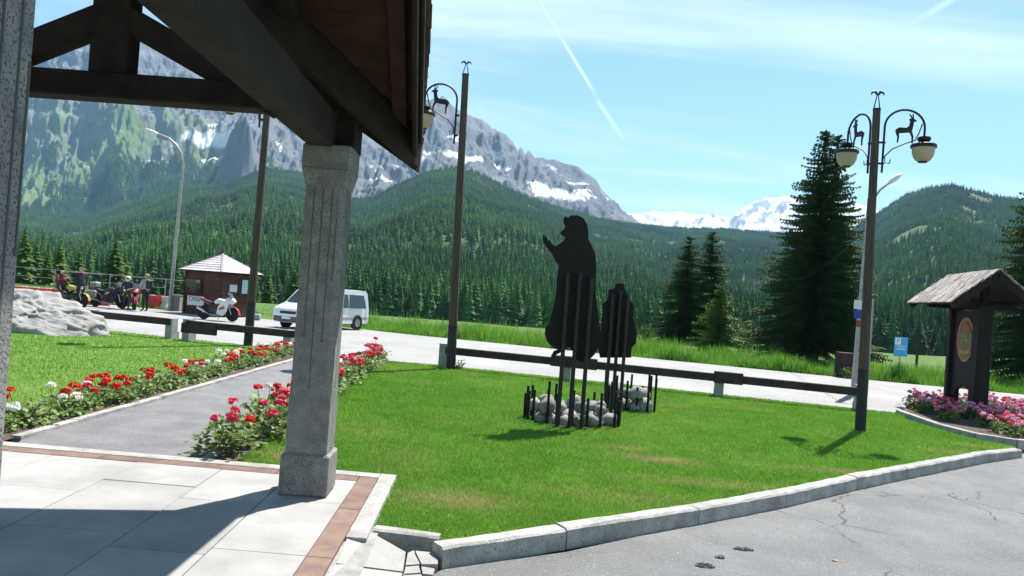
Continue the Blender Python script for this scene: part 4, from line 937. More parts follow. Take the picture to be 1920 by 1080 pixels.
# roof
RZ, EZr, HS, A0, A1 = 3.72, 2.92, .98, -1.75, 1.75
for s in (1, -1):
    nrm = (Vector((0, 0, HS)) + sside * (s * (RZ - EZr))).normalized()
    MB().poly([sq(A0, 0, RZ - .05), sq(A1, 0, RZ - .05), sq(A1, s * HS, EZr - .05), sq(A0, s * HS, EZr - .05)], nrm * .05).build('roof_deck', dark, st)
    ncr = 6; dn = (sside * s * HS + Vector((0, 0, EZr - RZ))); ln = dn.length; dn.normalize()
    Mr = Matrix((sdir, dn, nrm)).transposed() @ Matrix.Rotation(math.radians(-5), 3, 'X')
    for i in range(ncr):
        a = A0 - .05
        while a < A1 + .03:
            w = r2.uniform(.16, .30); w = min(w, A1 + .06 - a); mid = (i + .5) / ncr * ln + .02
            if w < .05: break
            if not (i == 0 and r2.random() < .12):
                MB().box(sq(a + w / 2, 0, RZ) + dn * mid + nrm * (.045 + r2.uniform(0, .018)), (w - .012, ln / ncr * 1.45, .022), Mr).build('shingle', shingle, st)
            a += w
    MB().beam(sq(A1 - .03, s * .02, RZ - .1), sq(A1 - .03, s * HS, EZr - .1), .05, .16, up=nrm).build('barge_board', dark, st)
    MB().beam(sq(A0 + .03, s * .02, RZ - .1), sq(A0 + .03, s * HS, EZr - .1), .05, .16, up=nrm).build('barge_board', dark, st)
    MB().beam(sq(A0 + .1, s * .62, 2.98), sq(A1 - .1, s * .62, 2.98), .14, .16, bevel=.01).build('purlin', dark, st)
MB().beam(sq(A0 + .05, 0, RZ - .2), sq(A1 - .05, 0, RZ - .2), .14, .2).build('ridge_beam', dark, st)
for a in (-.95, .95):
    MB().beam(sq(a, -.75, 2.88), sq(a, .75, 2.88), .16, .16).build('cross_beam', dark, st)
    MB().beam(sq(a, 0, 2.85), sq(a, 0, RZ - .25), .16, .16, up=(1, 0, 0)).build('king_post', dark, st)
# its flower bed: kerb stones and soil
BEDC = G((1688, 776), (1760, 800), (1830, 818), (1900, 829)) + [(14.8, 16.6), (15.2, 21.5), (13.6, 23.3), (11.4, 21.8)]
struct(sheet('flower_bed', BEDC, .015, soil))
bk = struct(thing('bed_kerb', 'grey kerb stones edging the pink flower bed', 'kerb')); del bk['category']
KB = G((1684, 774), (1760, 801), (1830, 819), (1905, 831)) + [(14.9, 16.4)]
for i in range(len(KB) - 1):
    a, b_ = Vector(KB[i]), Vector(KB[i + 1]); m = max(1, round((b_ - a).length / 1.1))
    for j in range(m):
        p, q = a.lerp(b_, j / m), a.lerp(b_, (j + 1) / m); d = (q - p).normalized(); p += d * .005; q -= d * .005
        MB().beam(Vector((p.x, p.y, gz(p.x) - .02)), Vector((q.x, q.y, gz(q.x) - .02)), .12, .2, bevel=.01).build('kerb_stone', kerbstone, bk)

# ------------------------------------------------------------------ ticket kiosk
kc = gp(409, 592); ko = Vector((kc.x, kc.y, gz(kc.x) - .06))
kyaw = math.radians(65); kio = thing('ticket_kiosk', 'brown wooden ticket kiosk with pale pyramid shingle roof', 'kiosk', ko, kyaw)
# local frame: near corner at origin, +x along the right face, +y along the left face
KW, KH = 2.2, 2.1
kw = M('kiosk_boards', (.10, .043, .026), .75, (.06, .026, .017), 3, .3, 20, objvar=.2); kd = M('kiosk_frame', (.05, .02, .016), .7)
MB().box((KW / 2, KW / 2, KH / 2), (KW - .06, KW - .06, KH)).build('wall_core', kd, kio)
nb = 14
for i in range(nb):
    z = .02 + KH * (i + .5) / nb
    MB().box((KW / 2, .015, z), (KW, .03, KH / nb - .012)).build('wall_board', kw, kio); MB().box((.015, KW / 2, z), (.03, KW - .065, KH / nb - .012)).build('wall_board', kw, kio)
for x, y in ((.0, .0), (KW, 0), (0, KW)): MB().box((x, y, KH / 2), (.11, .11, KH)).build('corner_post', kd, kio)
glass = M('dark_glass', (.02, .028, .03), .08, spec=.8); paper = M('paper_notice', (.62, .66, .66), .7, (.5, .55, .56), 14)
wf = MB().box((-.03, 1.68, 1.33), (.05, 1.05, .78)).build('ticket_window', kd, kio); MB().box((-.058, 1.68, 1.33), (.012, .92, .64)).build('pane', glass, wf); MB().box((-.068, 1.15, 1.33), (.02, .05, .66)).build('mullion', kd, wf)
MB().box((-.03, 1.5, .93), (.16, 1.5, .04)).build('counter', kd, kio)
bd = MB().box((-.035, 1.45, .66), (.03, 1.05, .44)).build('sign_board', white, kio)
def text_mesh(name, body, size, mat, parent, loc, rot, ext=.004):
    cu = bpy.data.curves.new(name, 'FONT'); cu.body = body; cu.size = size; cu.extrude = ext; cu.align_x = 'CENTER'; cu.align_y = 'CENTER'
    tmp = bpy.data.objects.new(name, cu); COL.objects.link(tmp); me = bpy.data.meshes.new_from_object(tmp.evaluated_get(bpy.context.evaluated_depsgraph_get())); bpy.data.objects.remove(tmp)
    me.materials.clear(); me.materials.append(mat); o = obj(name, me, parent, loc); o.rotation_euler = rot; return o
text_mesh('lettering', 'CASSA', .30, M('ink_violet', (.05, .03, .10), .6), bd, (-.056, 1.45, .74), (math.pi / 2, 0, -math.pi / 2))
MB().box((.78, -.03, 1.36), (.46, .03, .34)).build('notice', paper, kio)
nb_ = MB().box((1.5, -.02, 1.42), (.80, .03, .80)).build('notice_board', kd, kio); MB().box((1.5, -.045, 1.46), (.36, .012, .66)).build('notice_sheet', M('pale_blue_paper', (.45, .62, .68), .7), nb_)
# pyramid roof with rows of shingles
ap = Vector((KW / 2, KW / 2, KH + .86)); ov_ = .27; cs = [Vector((-ov_, -ov_, KH - .02)), Vector((KW + ov_, -ov_, KH - .02)), Vector((KW + ov_, KW + ov_, KH - .02)), Vector((-ov_, KW + ov_, KH - .02))]
rfm = M('pale_roof_shingle', (.56, .53, .54), .8, (.40, .37, .38), 5, .3, 20, objvar=.12)
MB().add([ap - Vector((0, 0, .05))] + [c - Vector((0, 0, .04)) for c in cs], [(0, 1, 2), (0, 2, 3), (0, 3, 4), (0, 4, 1), (4, 3, 2, 1)]).build('roof_deck', kd, kio)
for s in range(4):
    c0, c1 = cs[s], cs[(s + 1) % 4]; nrm = (c1 - c0).cross(ap - c0).normalized()
    for i in range(8):
        t0, t1 = i / 8, (i + 1.25) / 8; t1 = min(t1, .995)
        q = [c0.lerp(ap, t0) + nrm * .035, c1.lerp(ap, t0) + nrm * .035, c1.lerp(ap, t1) + nrm * .008, c0.lerp(ap, t1) + nrm * .008]
        MB().poly(q, -nrm * .02).build('shingle_row', rfm, kio)
    MB().beam(c0 + nrm * .02, ap + nrm * .02, .09, .05).build('hip_cap', M('hip_cap', (.26, .22, .27), .8), kio)

# ------------------------------------------------------------------ white minibus
vf = gp(541, 613); vr_ = gp(662, 617); hd_ = Vector((vf.x - vr_.x, vf.y - vr_.y, 0)).normalized(); vyaw = math.atan2(-.89, -.45)
vo = Vector((vf.x, vf.y, 0)); 
van = thing('minibus', 'white minibus parked beyond the road, half hidden by the granite column', 'van', (0, 0, 0), vyaw)
paint = M('white_car_paint', (.74, .75, .77), .28, (.70, .71, .73), 2, spec=.5, coat=.5); plastic = M('dark_plastic', (.025, .026, .03), .55); tyre = M('tyre_rubber', (.015, .015, .016), .85); rim = M('wheel_alloy', (.42, .42, .43), .35, metal=.7)
VL, VW, VHt = 4.75, 1.86, 1.92
prof = [(2.36, .36), (2.40, .62), (2.34, .86), (2.22, .98), (1.62, 1.20), (.98, 1.80), (.80, 1.88), (0, 1.94), (-1.6, 1.94), (-2.2, 1.90), (-2.32, 1.80), (-2.38, 1.0), (-2.38, .40), (-2.3, .30), (2.25, .28)]
def wid(z): return VW / 2 * (1 - .15 * max(0, (z - 1.0) / .95) ** 1.3) * (1 - .03 * max(0, (.5 - z) / .25))
mb = MB(); n = len(prof); rows = []
for sgn_, ins in ((-1, 0), (-1, 1), (1, 1), (1, 0)):
    for x, z in prof:
        cx, cz = 0, 1.05; k = 1 if ins else .965; rows.append(Vector((cx + (x - cx) * (1 if not ins else 1), sgn_ * wid(z) * (1 if not ins else .93), z)) if not ins else Vector((x * 1.012, sgn_ * wid(z) * .93, (z - cz) * 1.012 + cz)))
vs = rows; fs = [tuple(range(n - 1, -1, -1)), tuple(range(3 * n, 4 * n))]
for r_ in range(3): fs += [(r_ * n + i, r_ * n + (i + 1) % n, (r_ + 1) * n + (i + 1) % n, (r_ + 1) * n + i) for i in range(n)]
mb.add(vs, fs); mb.build('body', paint, van, smooth=True)
def side_panel(pts2, s, mat, name, parent=van, off_=.006, th=.01):
    P = [Vector((x, s * (wid(z) + off_), z)) for x, z in pts2]; return MB().poly(P, Vector((0, -s * th, 0))).build(name, mat, parent)
for s in (1, -1):
    for w in ([(1.42, 1.12), (.98, 1.62), (.88, 1.68), (.42, 1.70), (.42, 1.08)], [(.32, 1.08), (.32, 1.70), (-.78, 1.72), (-.78, 1.06)], [(-.88, 1.06), (-.88, 1.72), (-2.02, 1.70), (-2.16, 1.06)]): side_panel(w, s, glass, 'side_window')
    side_panel([(2.25, .50), (-2.3, .50), (-2.3, .60), (2.25, .60)], s, M('trim_grey', (.30, .31, .33), .6), 'rub_strip', off_=.004)
    dr = side_panel([(.37, .42), (.375, 1.75), (.39, 1.75), (.385, .42)], s, plastic, 'door_seam', off_=.004); 
    MB().box((.55, s * (wid(.98) + .015), .96), (.16, .03, .035)).build('door_handle', plastic, van)
    for x in (1.50, -1.52):
        wh = MB().lathe([(.2, -.1), (.30, -.1), (.325, -.07), (.325, .07), (.30, .1), (.2, .1)], (x, s * (VW / 2 - .09), .325), 20, M=Matrix.Rotation(math.pi / 2, 3, 'X')).build('wheel', tyre, van, smooth=True)
        MB().lathe([(.0, .0), (.07, .0), (.19, .018), (.2, -.02)], (x, s * (VW / 2 + .012), .325), 16, M=Matrix.Rotation(s * -math.pi / 2, 3, 'X')).build('rim', rim, wh, smooth=True)
        MB().lathe([(.36, -.006), (.39, -.006), (.39, .006), (.36, .006)], (x, s * (VW / 2 + .002), .33), 20, M=Matrix.Rotation(math.pi / 2, 3, 'X')).build('wheel_arch', plastic, van)
    mr_ = MB().box((1.28, s * (VW / 2 + .10), 1.14), (.10, .20, .22), bevel=.03).build('mirror', plastic, van)
    MB().poly([Vector((2.30, s * .56, .92)), Vector((2.12, s * .90, .98)), Vector((2.26, s * .92, .74)), Vector((2.40, s * .58, .72))], Vector((.03, s * .01, .01))).build('headlight', M('headlight_glass', (.55, .58, .6), .12, spec=.8), van)
    MB().box((-2.40, s * .80, 1.15), (.03, .12, .5)).build('tail_light', M('tail_red', (.4, .02, .02), .3), van)
ws = [Vector((1.66, -.80, 1.215)), Vector((1.66, .80, 1.215)), Vector((1.02, .70, 1.80)), Vector((1.02, -.70, 1.80))]; wn = Vector((.59, 0, .64)).normalized(); MB().poly([p + wn * .012 for p in ws], wn * .012).build('windscreen', glass, van)
MB().poly([Vector((-2.40, -.72, 1.1)), Vector((-2.40, .72, 1.1)), Vector((-2.35, .66, 1.72)), Vector((-2.35, -.66, 1.72))], Vector((-.012, 0, 0))).build('rear_window', glass, van)
MB().box((2.40, 0, .74), (.05, .95, .14), bevel=.02).build('grille', plastic, van)
bmp = MB().box((2.36, 0, .46), (.16, 1.74, .28), bevel=.05).build('bumper', M('bumper_grey', (.10, .10, .115), .55), van); MB().box((2.45, -.05, .5), (.02, .5, .11)).build('number_plate', white, bmp)
MB().box((-2.38, 0, .46), (.12, 1.74, .24), bevel=.04).build('bumper', M('bumper_grey', (.1, .1, .115)), van)
R_ = Matrix.Rotation(vyaw, 3, 'Z'); van.scale = (.9,) * 3; van.location = Vector((vf.x - .62, vf.y + .3, gz(vf.x) - .062)) - R_ @ Vector((2.2, -.86, 0)) * .9

# ------------------------------------------------------------------ motorcycles
def loft(mb, secs, mi=0):
    """secs: list of (x, zc, half width, half height) -> rounded body along x"""
    n = 10; vs = []
    for x, zc, hw, hh in secs:
        for k in range(n):
            a = 6.283 * k / n; c, s = math.cos(a), math.sin(a); vs.append((x, hw * math.copysign(abs(c) ** .75, c), zc + hh * math.copysign(abs(s) ** .75, s)))
    fs = [(i * n + k, (i + 1) * n + k, (i + 1) * n + (k + 1) % n, i * n + (k + 1) % n) for i in range(len(secs) - 1) for k in range(n)] + [tuple(range(n)), tuple((len(secs) - 1) * n + k for k in range(n - 1, -1, -1))]
    return mb.add(vs, fs, mi)
chrome = M('bright_metal', (.5, .5, .5), .25, metal=.9); black = M('black_paint', (.014, .014, .017), .35, spec=.5); seatm = M('seat_vinyl', (.02, .02, .022), .7)
def motorcycle(label, loc, yaw, body, accent, kind, group='motorcycles parked along the car park'):
    t = thing('motorcycle', label, 'motorcycle', loc, yaw, None); RX = Matrix.Rotation(math.pi / 2, 3, 'X')
    for x, r_ in ((.70, .30), (-.70, .31)):
        w = MB().lathe([(.215, -.05), (.26, -.065), (r_ - .02, -.05), (r_, 0), (r_ - .02, .05), (.26, .065), (.215, .05)], (x, 0, r_), 22, M=RX).build('wheel', tyre, t, smooth=True)
        rm = MB().lathe([(.205, -.03), (.222, -.03), (.222, .03), (.205, .03), (.205, -.03)], (x, 0, r_), 20, M=RX)
        for k in range(5): a = 6.283 * k / 5; rm.beam((x, 0, r_), (x + .21 * math.cos(a), 0, r_ + .21 * math.sin(a)), .025, .03, up=(0, 1, 0))
        rm.build('rim', accent if kind == 'sport' else rim, w)
        MB().lathe([(.13, -.004), (.15, -.004), (.15, .004), (.13, .004)], (x, .075, r_), 16, M=RX).build('brake_disc', chrome, w)
    mb = MB()
    for s in (-1, 1): mb.tube([(.70, s * .095, .30), (.50, s * .085, .78), (.44, s * .08, .92)], [.028, .026, .03], 8)
    mb.build('fork', chrome, t, smooth=True)
    mb = MB(); mb.tube([(.42, -.36, 1.0), (.46, -.2, .98), (.44, 0, .95), (.46, .2, .98), (.42, .36, 1.0)], .016, 7)
    for s in (-1, 1): mb.tube([(.42, s * .24, 1.0), (.40, s * .37, 1.0)], .024, 7); mb.tube([(.46, s * .2, .98), (.42, s * .3, 1.16)], .008, 5); mb.sphere((.41, s * .31, 1.17), .06, 8, 5, (.4, 1, .7))
    mb.build('handlebar', black, t)
    mb = MB(); loft(mb, [(.36, .78, .05, .06), (.26, .82, .13, .11), (.02, .84, .16, .12), (-.16, .78, .10, .08)]); mb.build('tank', body, t, smooth=True)
    mb = MB(); loft(mb, [(-.12, .76, .10, .05), (-.35, .74, .15, .055), (-.55, .80, .14, .05), (-.80, .88, .09, .04)]); mb.build('seat', seatm, t, smooth=True)
    mb = MB(); loft(mb, [(-.35, .70, .08, .05), (-.62, .78, .11, .06), (-.95, .92, .05, .035)]); mb.build('tail', accent if kind == 'sport' else body, t, smooth=True)
    mb = MB(); loft(mb, [(.30, .46, .14, .16), (.05, .42, .19, .19), (-.20, .42, .16, .17), (-.3, .45, .08, .1)]); mb.build('engine', black, t, smooth=True)
    mb = MB(); mb.tube([(.3, -.12, .35), (.1, -.15, .2), (-.3, -.16, .24), (-.55, -.2, .36)], .028, 8); mb.tube([(-.5, -.2, .34), (-.9, -.2, .52 if kind == 'sport' else .42)], [.05, .062], 10); mb.build('exhaust', chrome, t, smooth=True)
    mb = MB()
    for s in (-1, 1): mb.beam((-.15, s * .1, .42), (-.70, s * .11, .31), .03, .07)
    mb.beam((.4, 0, .82), (-.15, 0, .5), .12, .08); mb.beam((-.15, 0, .55), (-.75, 0, .8), .12, .05); mb.build('frame', black, t)
    MB().tube([(-.1, .12, .28), (-.16, .26, .01)], .014, 6).build('side_stand', black, t)
    mb = MB(); 
    for i in range(6): a = math.pi * (.1 + .75 * i / 5); mb.beam((.70 + .335 * math.cos(a), 0, .30 + .335 * math.sin(a)), (.70 + .335 * math.cos(a + .5), 0, .30 + .335 * math.sin(a + .5)), .13, .012, up=(0, 1, 0)) if False else mb.box((.70 + .33 * math.cos(a), 0, .30 + .33 * math.sin(a)), (.19, .13, .014), Matrix.Rotation(-(a - math.pi / 2) * 1.0, 3, 'Y'))
    mb.build('mudguard', accent, t)
    if kind in ('sport', 'tour'):
        mb = MB(); loft(mb, [(.80, .86, .05, .05), (.70, .88, .16, .12), (.50, .86, .21, .18), (.38, .84, .17, .16)]); fr_ = mb.build('nose_fairing', body, t, smooth=True)
        MB().sphere((.79, 0, .86), .07, 8, 5, (.5, 1.5, .7)).build('headlight', M('headlight_glass', (.55, .58, .6)), fr_, smooth=True)
        for s in (-1, 1):
            q = [(.62, s * .20, .92), (.30, s * .225, .86), (.12, s * .225, .62), (.05, s * .22, .30), (.34, s * .2, .22), (.52, s * .19, .42), (.56, s * .19, .66)]
            MB().poly([Vector(p) for p in q], Vector((0, -s * .03, 0))).build('side_fairing', body, t)
            MB().poly([Vector((.40, s * .229, .66)), Vector((.16, s * .229, .56)), Vector((.18, s * .229, .46)), Vector((.44, s * .229, .52))], Vector((0, -s * .004, 0))).build('fairing_stripe', accent, t)
        mb = MB(); mb.poly([Vector((.68, -.14, .97)), Vector((.68, .14, .97)), Vector((.46, .13, 1.22)), Vector((.46, -.13, 1.22))], Vector((.012, 0, .012))); mb.build('screen', M('smoked_screen', (.06, .06, .07), .1, spec=.8), t)
    else:
        MB().sphere((.62, 0, .86), .11, 10, 6, (.8, 1, 1)).build('headlight', chrome, t, smooth=True)
    if kind == 'tour':
        for s in (-1, 1): MB().box((-.68, s * .33, .60), (.46, .20, .34), bevel=.05).build('pannier', M('pannier_grey', (.20, .21, .18), .6), t)
        MB().box((-.78, 0, 1.02), (.36, .40, .28), bevel=.06).build('top_case', M('pannier_grey', (.2, .21, .18)), t)
    return t
wp = M('motorcycle_white', (.62, .63, .66), .3, spec=.5, coat=.4); rp = M('motorcycle_red', (.42, .02, .03), .3, spec=.5, coat=.4); yp = M('motorcycle_yellow', (.42, .38, .05), .35, coat=.3); bp2 = M('motorcycle_blue_black', (.02, .022, .04), .3, coat=.4); drp = M('motorcycle_dark_red', (.26, .015, .04), .3, coat=.4)
def gl(x, y, dz=-.062): p = gp(x, y, dz); return Vector((p.x, p.y, gz(p.x) + dz))
motorcycle('white and red sports motorcycle in front of the ticket kiosk', gl(408, 601), math.radians(-14), wp, rp, 'sport')
motorcycle('yellow motorcycle beside the man in dark clothes', gl(128, 574), math.radians(-10), yp, yp, 'naked')
motorcycle('dark touring motorcycle with grey luggage left of the red one', gl(203, 577), math.radians(-12), bp2, black, 'tour')
motorcycle('dark red motorcycle between the two standing riders', gl(251, 580), math.radians(-62), drp, rp, 'sport')

# ------------------------------------------------------------------ people
skin = M('skin', (.48, .27, .19), .6)
def person(label, loc, yaw, pose, mats, hair=None, helmet=None, pack=None, H=1.74):
    """pose: joint dictionary in metres for a 1.74 m adult, x forward, y left; one skinned surface"""
    J = dict(pelvis=(0, 0, .95), waist=(0, 0, 1.08), chest=(.0, 0, 1.30), neck=(-.0, 0, 1.48), head0=(.015, 0, 1.56), head1=(.02, 0, 1.66),
             hipL=(0, .09, .92), kneeL=(.02, .10, .50), ankL=(-.02, .10, .09), toeL=(.15, .12, .035), hipR=(0, -.09, .92), kneeR=(.02, -.10, .50), ankR=(-.02, -.10, .09), toeR=(.15, -.12, .035),
             shL=(0, .19, 1.42), elL=(-.02, .26, 1.14), wrL=(.08, .25, .90), shR=(0, -.19, 1.42), elR=(-.02, -.26, 1.14), wrR=(.08, -.25, .90))
    J.update(pose); names = list(J); ix = {n_: i for i, n_ in enumerate(names)}
    rad = dict(pelvis=.155, waist=.14, chest=.165, neck=.06, head0=.085, head1=.098, hipL=.095, hipR=.095, kneeL=.066, kneeR=.066, ankL=.048, ankR=.048, toeL=.042, toeR=.042, shL=.078, shR=.078, elL=.052, elR=.052, wrL=.034, wrR=.034)
    E_ = [('pelvis', 'waist'), ('waist', 'chest'), ('chest', 'neck'), ('neck', 'head0'), ('head0', 'head1')]
    for s in 'LR': E_ += [('pelvis', 'hip' + s), ('hip' + s, 'knee' + s), ('knee' + s, 'ank' + s), ('ank' + s, 'toe' + s), ('chest', 'sh' + s), ('sh' + s, 'el' + s), ('el' + s, 'wr' + s)]
    V_ = [Vector(J[n_]) for n_ in names]; R = [rad[n_] for n_ in names]; E2 = [(ix[a], ix[b_]) for a, b_ in E_]
    for s, sg in (('L', 1), ('R', -1)):                                   # hands: palm, four fingers, thumb
        w = Vector(J['wr' + s]); d = (w - Vector(J['el' + s])).normalized(); side = d.cross(Vector((1, 0, 0)) if abs(d.x) < .8 else Vector((0, 0, 1))).normalized(); nn = side.cross(d)
        pi = len(V_); V_.append(w + d * .06); R.append(.03); E2.append((ix['wr' + s], pi))
        for k, ln in enumerate((.070, .080, .075, .058)):
            b0 = len(V_); o_ = nn * (.024 - .016 * k); V_ += [w + d * .095 + o_, w + d * (.095 + ln * .6) + o_ + side * .012, w + d * (.095 + ln) + o_ + side * .034]; R += [.0095, .009, .008]; E2 += [(pi, b0), (b0, b0 + 1), (b0 + 1, b0 + 2)]
        b0 = len(V_); V_ += [w + d * .045 + nn * .036, w + d * .085 + nn * .056]; R += [.011, .009]; E2 += [(pi, b0), (b0, b0 + 1)]
    me = bpy.data.meshes.new('body'); me.from_pydata(V_, E2, []); o = bpy.data.objects.new('body', me); COL.objects.link(o)
    o.modifiers.new('skin', 'SKIN'); sk = me.skin_vertices[0].data
    for i, r_ in enumerate(R): sk[i].radius = (r_, r_)
    sk[0].use_root = True; ss = o.modifiers.new('sub', 'SUBSURF'); ss.levels = ss.render_levels = 2
    ev = bpy.data.meshes.new_from_object(o.evaluated_get(bpy.context.evaluated_depsgraph_get())); bpy.data.objects.remove(o)
    t = thing('person', label, 'person', loc, yaw); t.scale = (H / 1.74,) * 3
    for m_ in mats: ev.materials.append(m_)                               # skin, jacket, trousers, shoes
    P = np.array([p.center[:] for p in ev.polygons]); S = np.array([(V_[a] + (V_[b_] - V_[a]) * k)[:] for a, b_ in E2 for k in (0, .25, .5, .75, 1)])
    kind = []
    for a, b_ in E2:
        na, nb_ = (names[a] if a < len(names) else 'finger'), (names[b_] if b_ < len(names) else 'finger')
        c = 0 if 'finger' in (na, nb_) or na in ('neck', 'head0') else (2 if na in ('pelvis',) and nb_.startswith('hip') or na.startswith(('hip', 'knee')) else (3 if na.startswith('ank') else 1)); kind += [c] * 5
    nearest = ((P[:, None, :] - S[None]) ** 2).sum(-1).argmin(1); ev.polygons.foreach_set('material_index', np.array(kind)[nearest].astype(np.int32)); ev.polygons.foreach_set('use_smooth', np.ones(len(ev.polygons), bool)); ev.update()
    body = obj('body', ev, t); h = (Vector(J['head0']) + Vector(J['head1'])) / 2; f = Vector(pose.get('face', (1, 0, 0))).normalized(); sd = Vector((-f.y, f.x, 0)).normalized(); MH = Matrix((f, sd, f.cross(sd))).transposed()
    MB().sphere(h + f * .115 - Vector((0, 0, .01)), .02, 6, 5, (.9, .7, 1.3), M=MH).build('nose', mats[0], body, smooth=True)
    for s in (-1, 1):
        MB().sphere(h + f * .094 + sd * s * .036 + Vector((0, 0, .025)), .013, 6, 4).build('eye', black, body); MB().sphere(h + sd * s * .10, .03, 6, 5, (.6, .3, 1), M=MH).build('ear', mats[0], body)
    MB().box(h + f * .10 - Vector((0, 0, .055)), (.012, .05, .01), MH).build('mouth', M('lips', (.3, .1, .09), .6), body)
    if hair: MB().sphere(h + Vector((0, 0, .035)) - f * .022, .115, 12, 8, (1.0, .92, .92)).build('hair', hair, t, smooth=True)
    if helmet:
        hm = MB().sphere(h + Vector((0, 0, .02)), .165, 14, 9, (1.05, .9, 1.0), M=MH).build('helmet', helmet, t, smooth=True)
        MB().sphere(h + f * .055 + Vector((0, 0, .03)), .135, 12, 8, (1.0, .9, .5), M=MH).build('visor', black, hm, smooth=True)
    if pack: MB().box((-.20, 0, 1.26), (.16, .30, .42), bevel=.05).build('backpack', pack, t)
    return t
cl_dark = M('dark_jacket', (.035, .035, .045), .8, (.02, .02, .03), 6); cl_maroon = M('maroon_shirt', (.10, .015, .025), .8, (.25, .2, .2), 9, lo=.6, hi=.68); cl_pale = M('pale_jacket', (.42, .40, .34), .8, (.3, .3, .28), 6); tr_dark = M('dark_trousers', (.02, .022, .026), .8); shoe = M('boots', (.012, .012, .012), .6); leather = M('black_leathers', (.02, .02, .025), .5)
person('bareheaded man in a dark red top sitting behind the yellow motorcycle', gl(104, 573) + Vector((0, .25, .05)), math.radians(-25), dict(pelvis=(0, 0, .80), waist=(.02, 0, .93), chest=(.05, 0, 1.16), neck=(.07, 0, 1.34), head0=(.09, 0, 1.42), head1=(.10, 0, 1.52), hipL=(.02, .10, .78), hipR=(.02, -.10, .78), kneeL=(.36, .17, .58), kneeR=(.36, -.17, .58), ankL=(.30, .2, .09), ankR=(.30, -.2, .09), toeL=(.46, .22, .035), toeR=(.46, -.22, .035), shL=(.05, .19, 1.28), shR=(.05, -.19, 1.28), elL=(.20, .26, 1.04), elR=(.20, -.26, 1.04), wrL=(.40, .12, 1.16), wrR=(.40, -.12, 1.16)), [skin, cl_maroon, tr_dark, shoe], H=1.74)
person('man in dark jacket and trousers standing right of the yellow motorcycle', gl(148, 576), math.radians(-35), dict(chest=(.02, 0, 1.30), wrL=(.14, .22, .92), elL=(-.01, .27, 1.15), ankL=(.10, .12, .09), kneeL=(.10, .11, .50), toeL=(.27, .14, .035)), [skin, cl_dark, tr_dark, shoe], hair=M('grey_hair', (.30, .26, .22), .8), H=1.8)
person('rider in black leathers and pale helmet standing left of the red motorcycle', gl(236, 581), math.radians(-70), dict(chest=(.04, 0, 1.28), wrL=(.30, .12, 1.08), elL=(.08, .27, 1.14), wrR=(.26, -.14, 1.06), elR=(.06, -.27, 1.14), ankR=(-.14, -.12, .09), kneeR=(-.03, -.11, .5), toeR=(.02, -.14, .035)), [skin, leather, leather, shoe], helmet=M('helmet_pale', (.5, .5, .5), .35), H=1.52)
person('rider in pale jacket and black trousers standing right of the red motorcycle', gl(271, 584), math.radians(150), dict(wrL=(.22, .10, 1.06), elL=(.04, .29, 1.16), wrR=(.22, -.10, 1.06), elR=(.04, -.29, 1.16)), [skin, cl_pale, tr_dark, shoe], hair=M('light_brown_hair', (.30, .22, .14), .8), pack=cl_dark, H=1.72)

# ------------------------------------------------------------------ red and white plastic barriers at the edge of the car park
bred = M('barrier_red', (.52, .03, .02), .5); bwht = M('barrier_white', (.66, .64, .62), .5)
def barrier(x, y, yaw, m, label):
    p = gl(x, y, -.07); t = thing('plastic_barrier', label, 'barrier', p, yaw); q = [(-.24, 0), (-.24, .1), (-.10, .30), (-.08, .62), (.08, .62), (.10, .30), (.24, .1), (.24, 0)]
    MB().poly([Vector((-.55, a, z)) for a, z in q], Vector((1.1, 0, 0))).build('shell', m, t); 
    for s in (-1, 1): MB().lathe([(.06, -.14), (.06, .14)], (s * .28, 0, .40), 8, M=Matrix.Rotation(math.pi / 2, 3, 'X')).build('slot', m, t)
    MB().box((.0, 0, .635), (.30, .10, .03), bevel=.01).build('fill_cap', bwht if m is bred else bred, t); return t
for i, (x, y) in enumerate(((44, 563), (66, 565), (88, 566))): barrier(x, y, -.08, bred, ('red plastic barrier nearest the left granite column', 'red plastic barrier in the middle of the three behind the boulder', 'red plastic barrier behind the boulder next to the yellow motorcycle')[i])
barrier(170, 571, -.08, bwht, 'white plastic barrier between the yellow and the dark motorcycle'); barrier(181, 572, .3, bred, 'short red plastic barrier behind the dark motorcycle')
barrier(283, 577, -.4, bred, 'red plastic barrier right of the standing riders'); barrier(296, 578, -.05, bwht, 'white plastic barrier next to the street lamp')
for x, lab in ((322, 'small grey electrical cabinet at the foot of the curved street lamp'),):
    p = gl(330, 583); t = thing('electrical_cabinet', lab, 'cabinet', p); MB().box((0, 0, .38), (.42, .3, .76), bevel=.02).build('housing', concrete, t); MB().box((0, -.155, .40), (.34, .012, .6)).build('door', M('cabinet_door', (.2, .17, .15), .6), t); MB().box((0, 0, .775), (.46, .34, .03)).build('lid', concrete, t)
p = gl(440, 598); t = thing('low_stone_block', 'low pale stone block beside the front wheel of the white motorcycle', 'stone block', p + Vector((.75, .5, 0))); MB().box((0, 0, .14), (.5, .3, .28), bevel=.04).build('block', concrete, t)
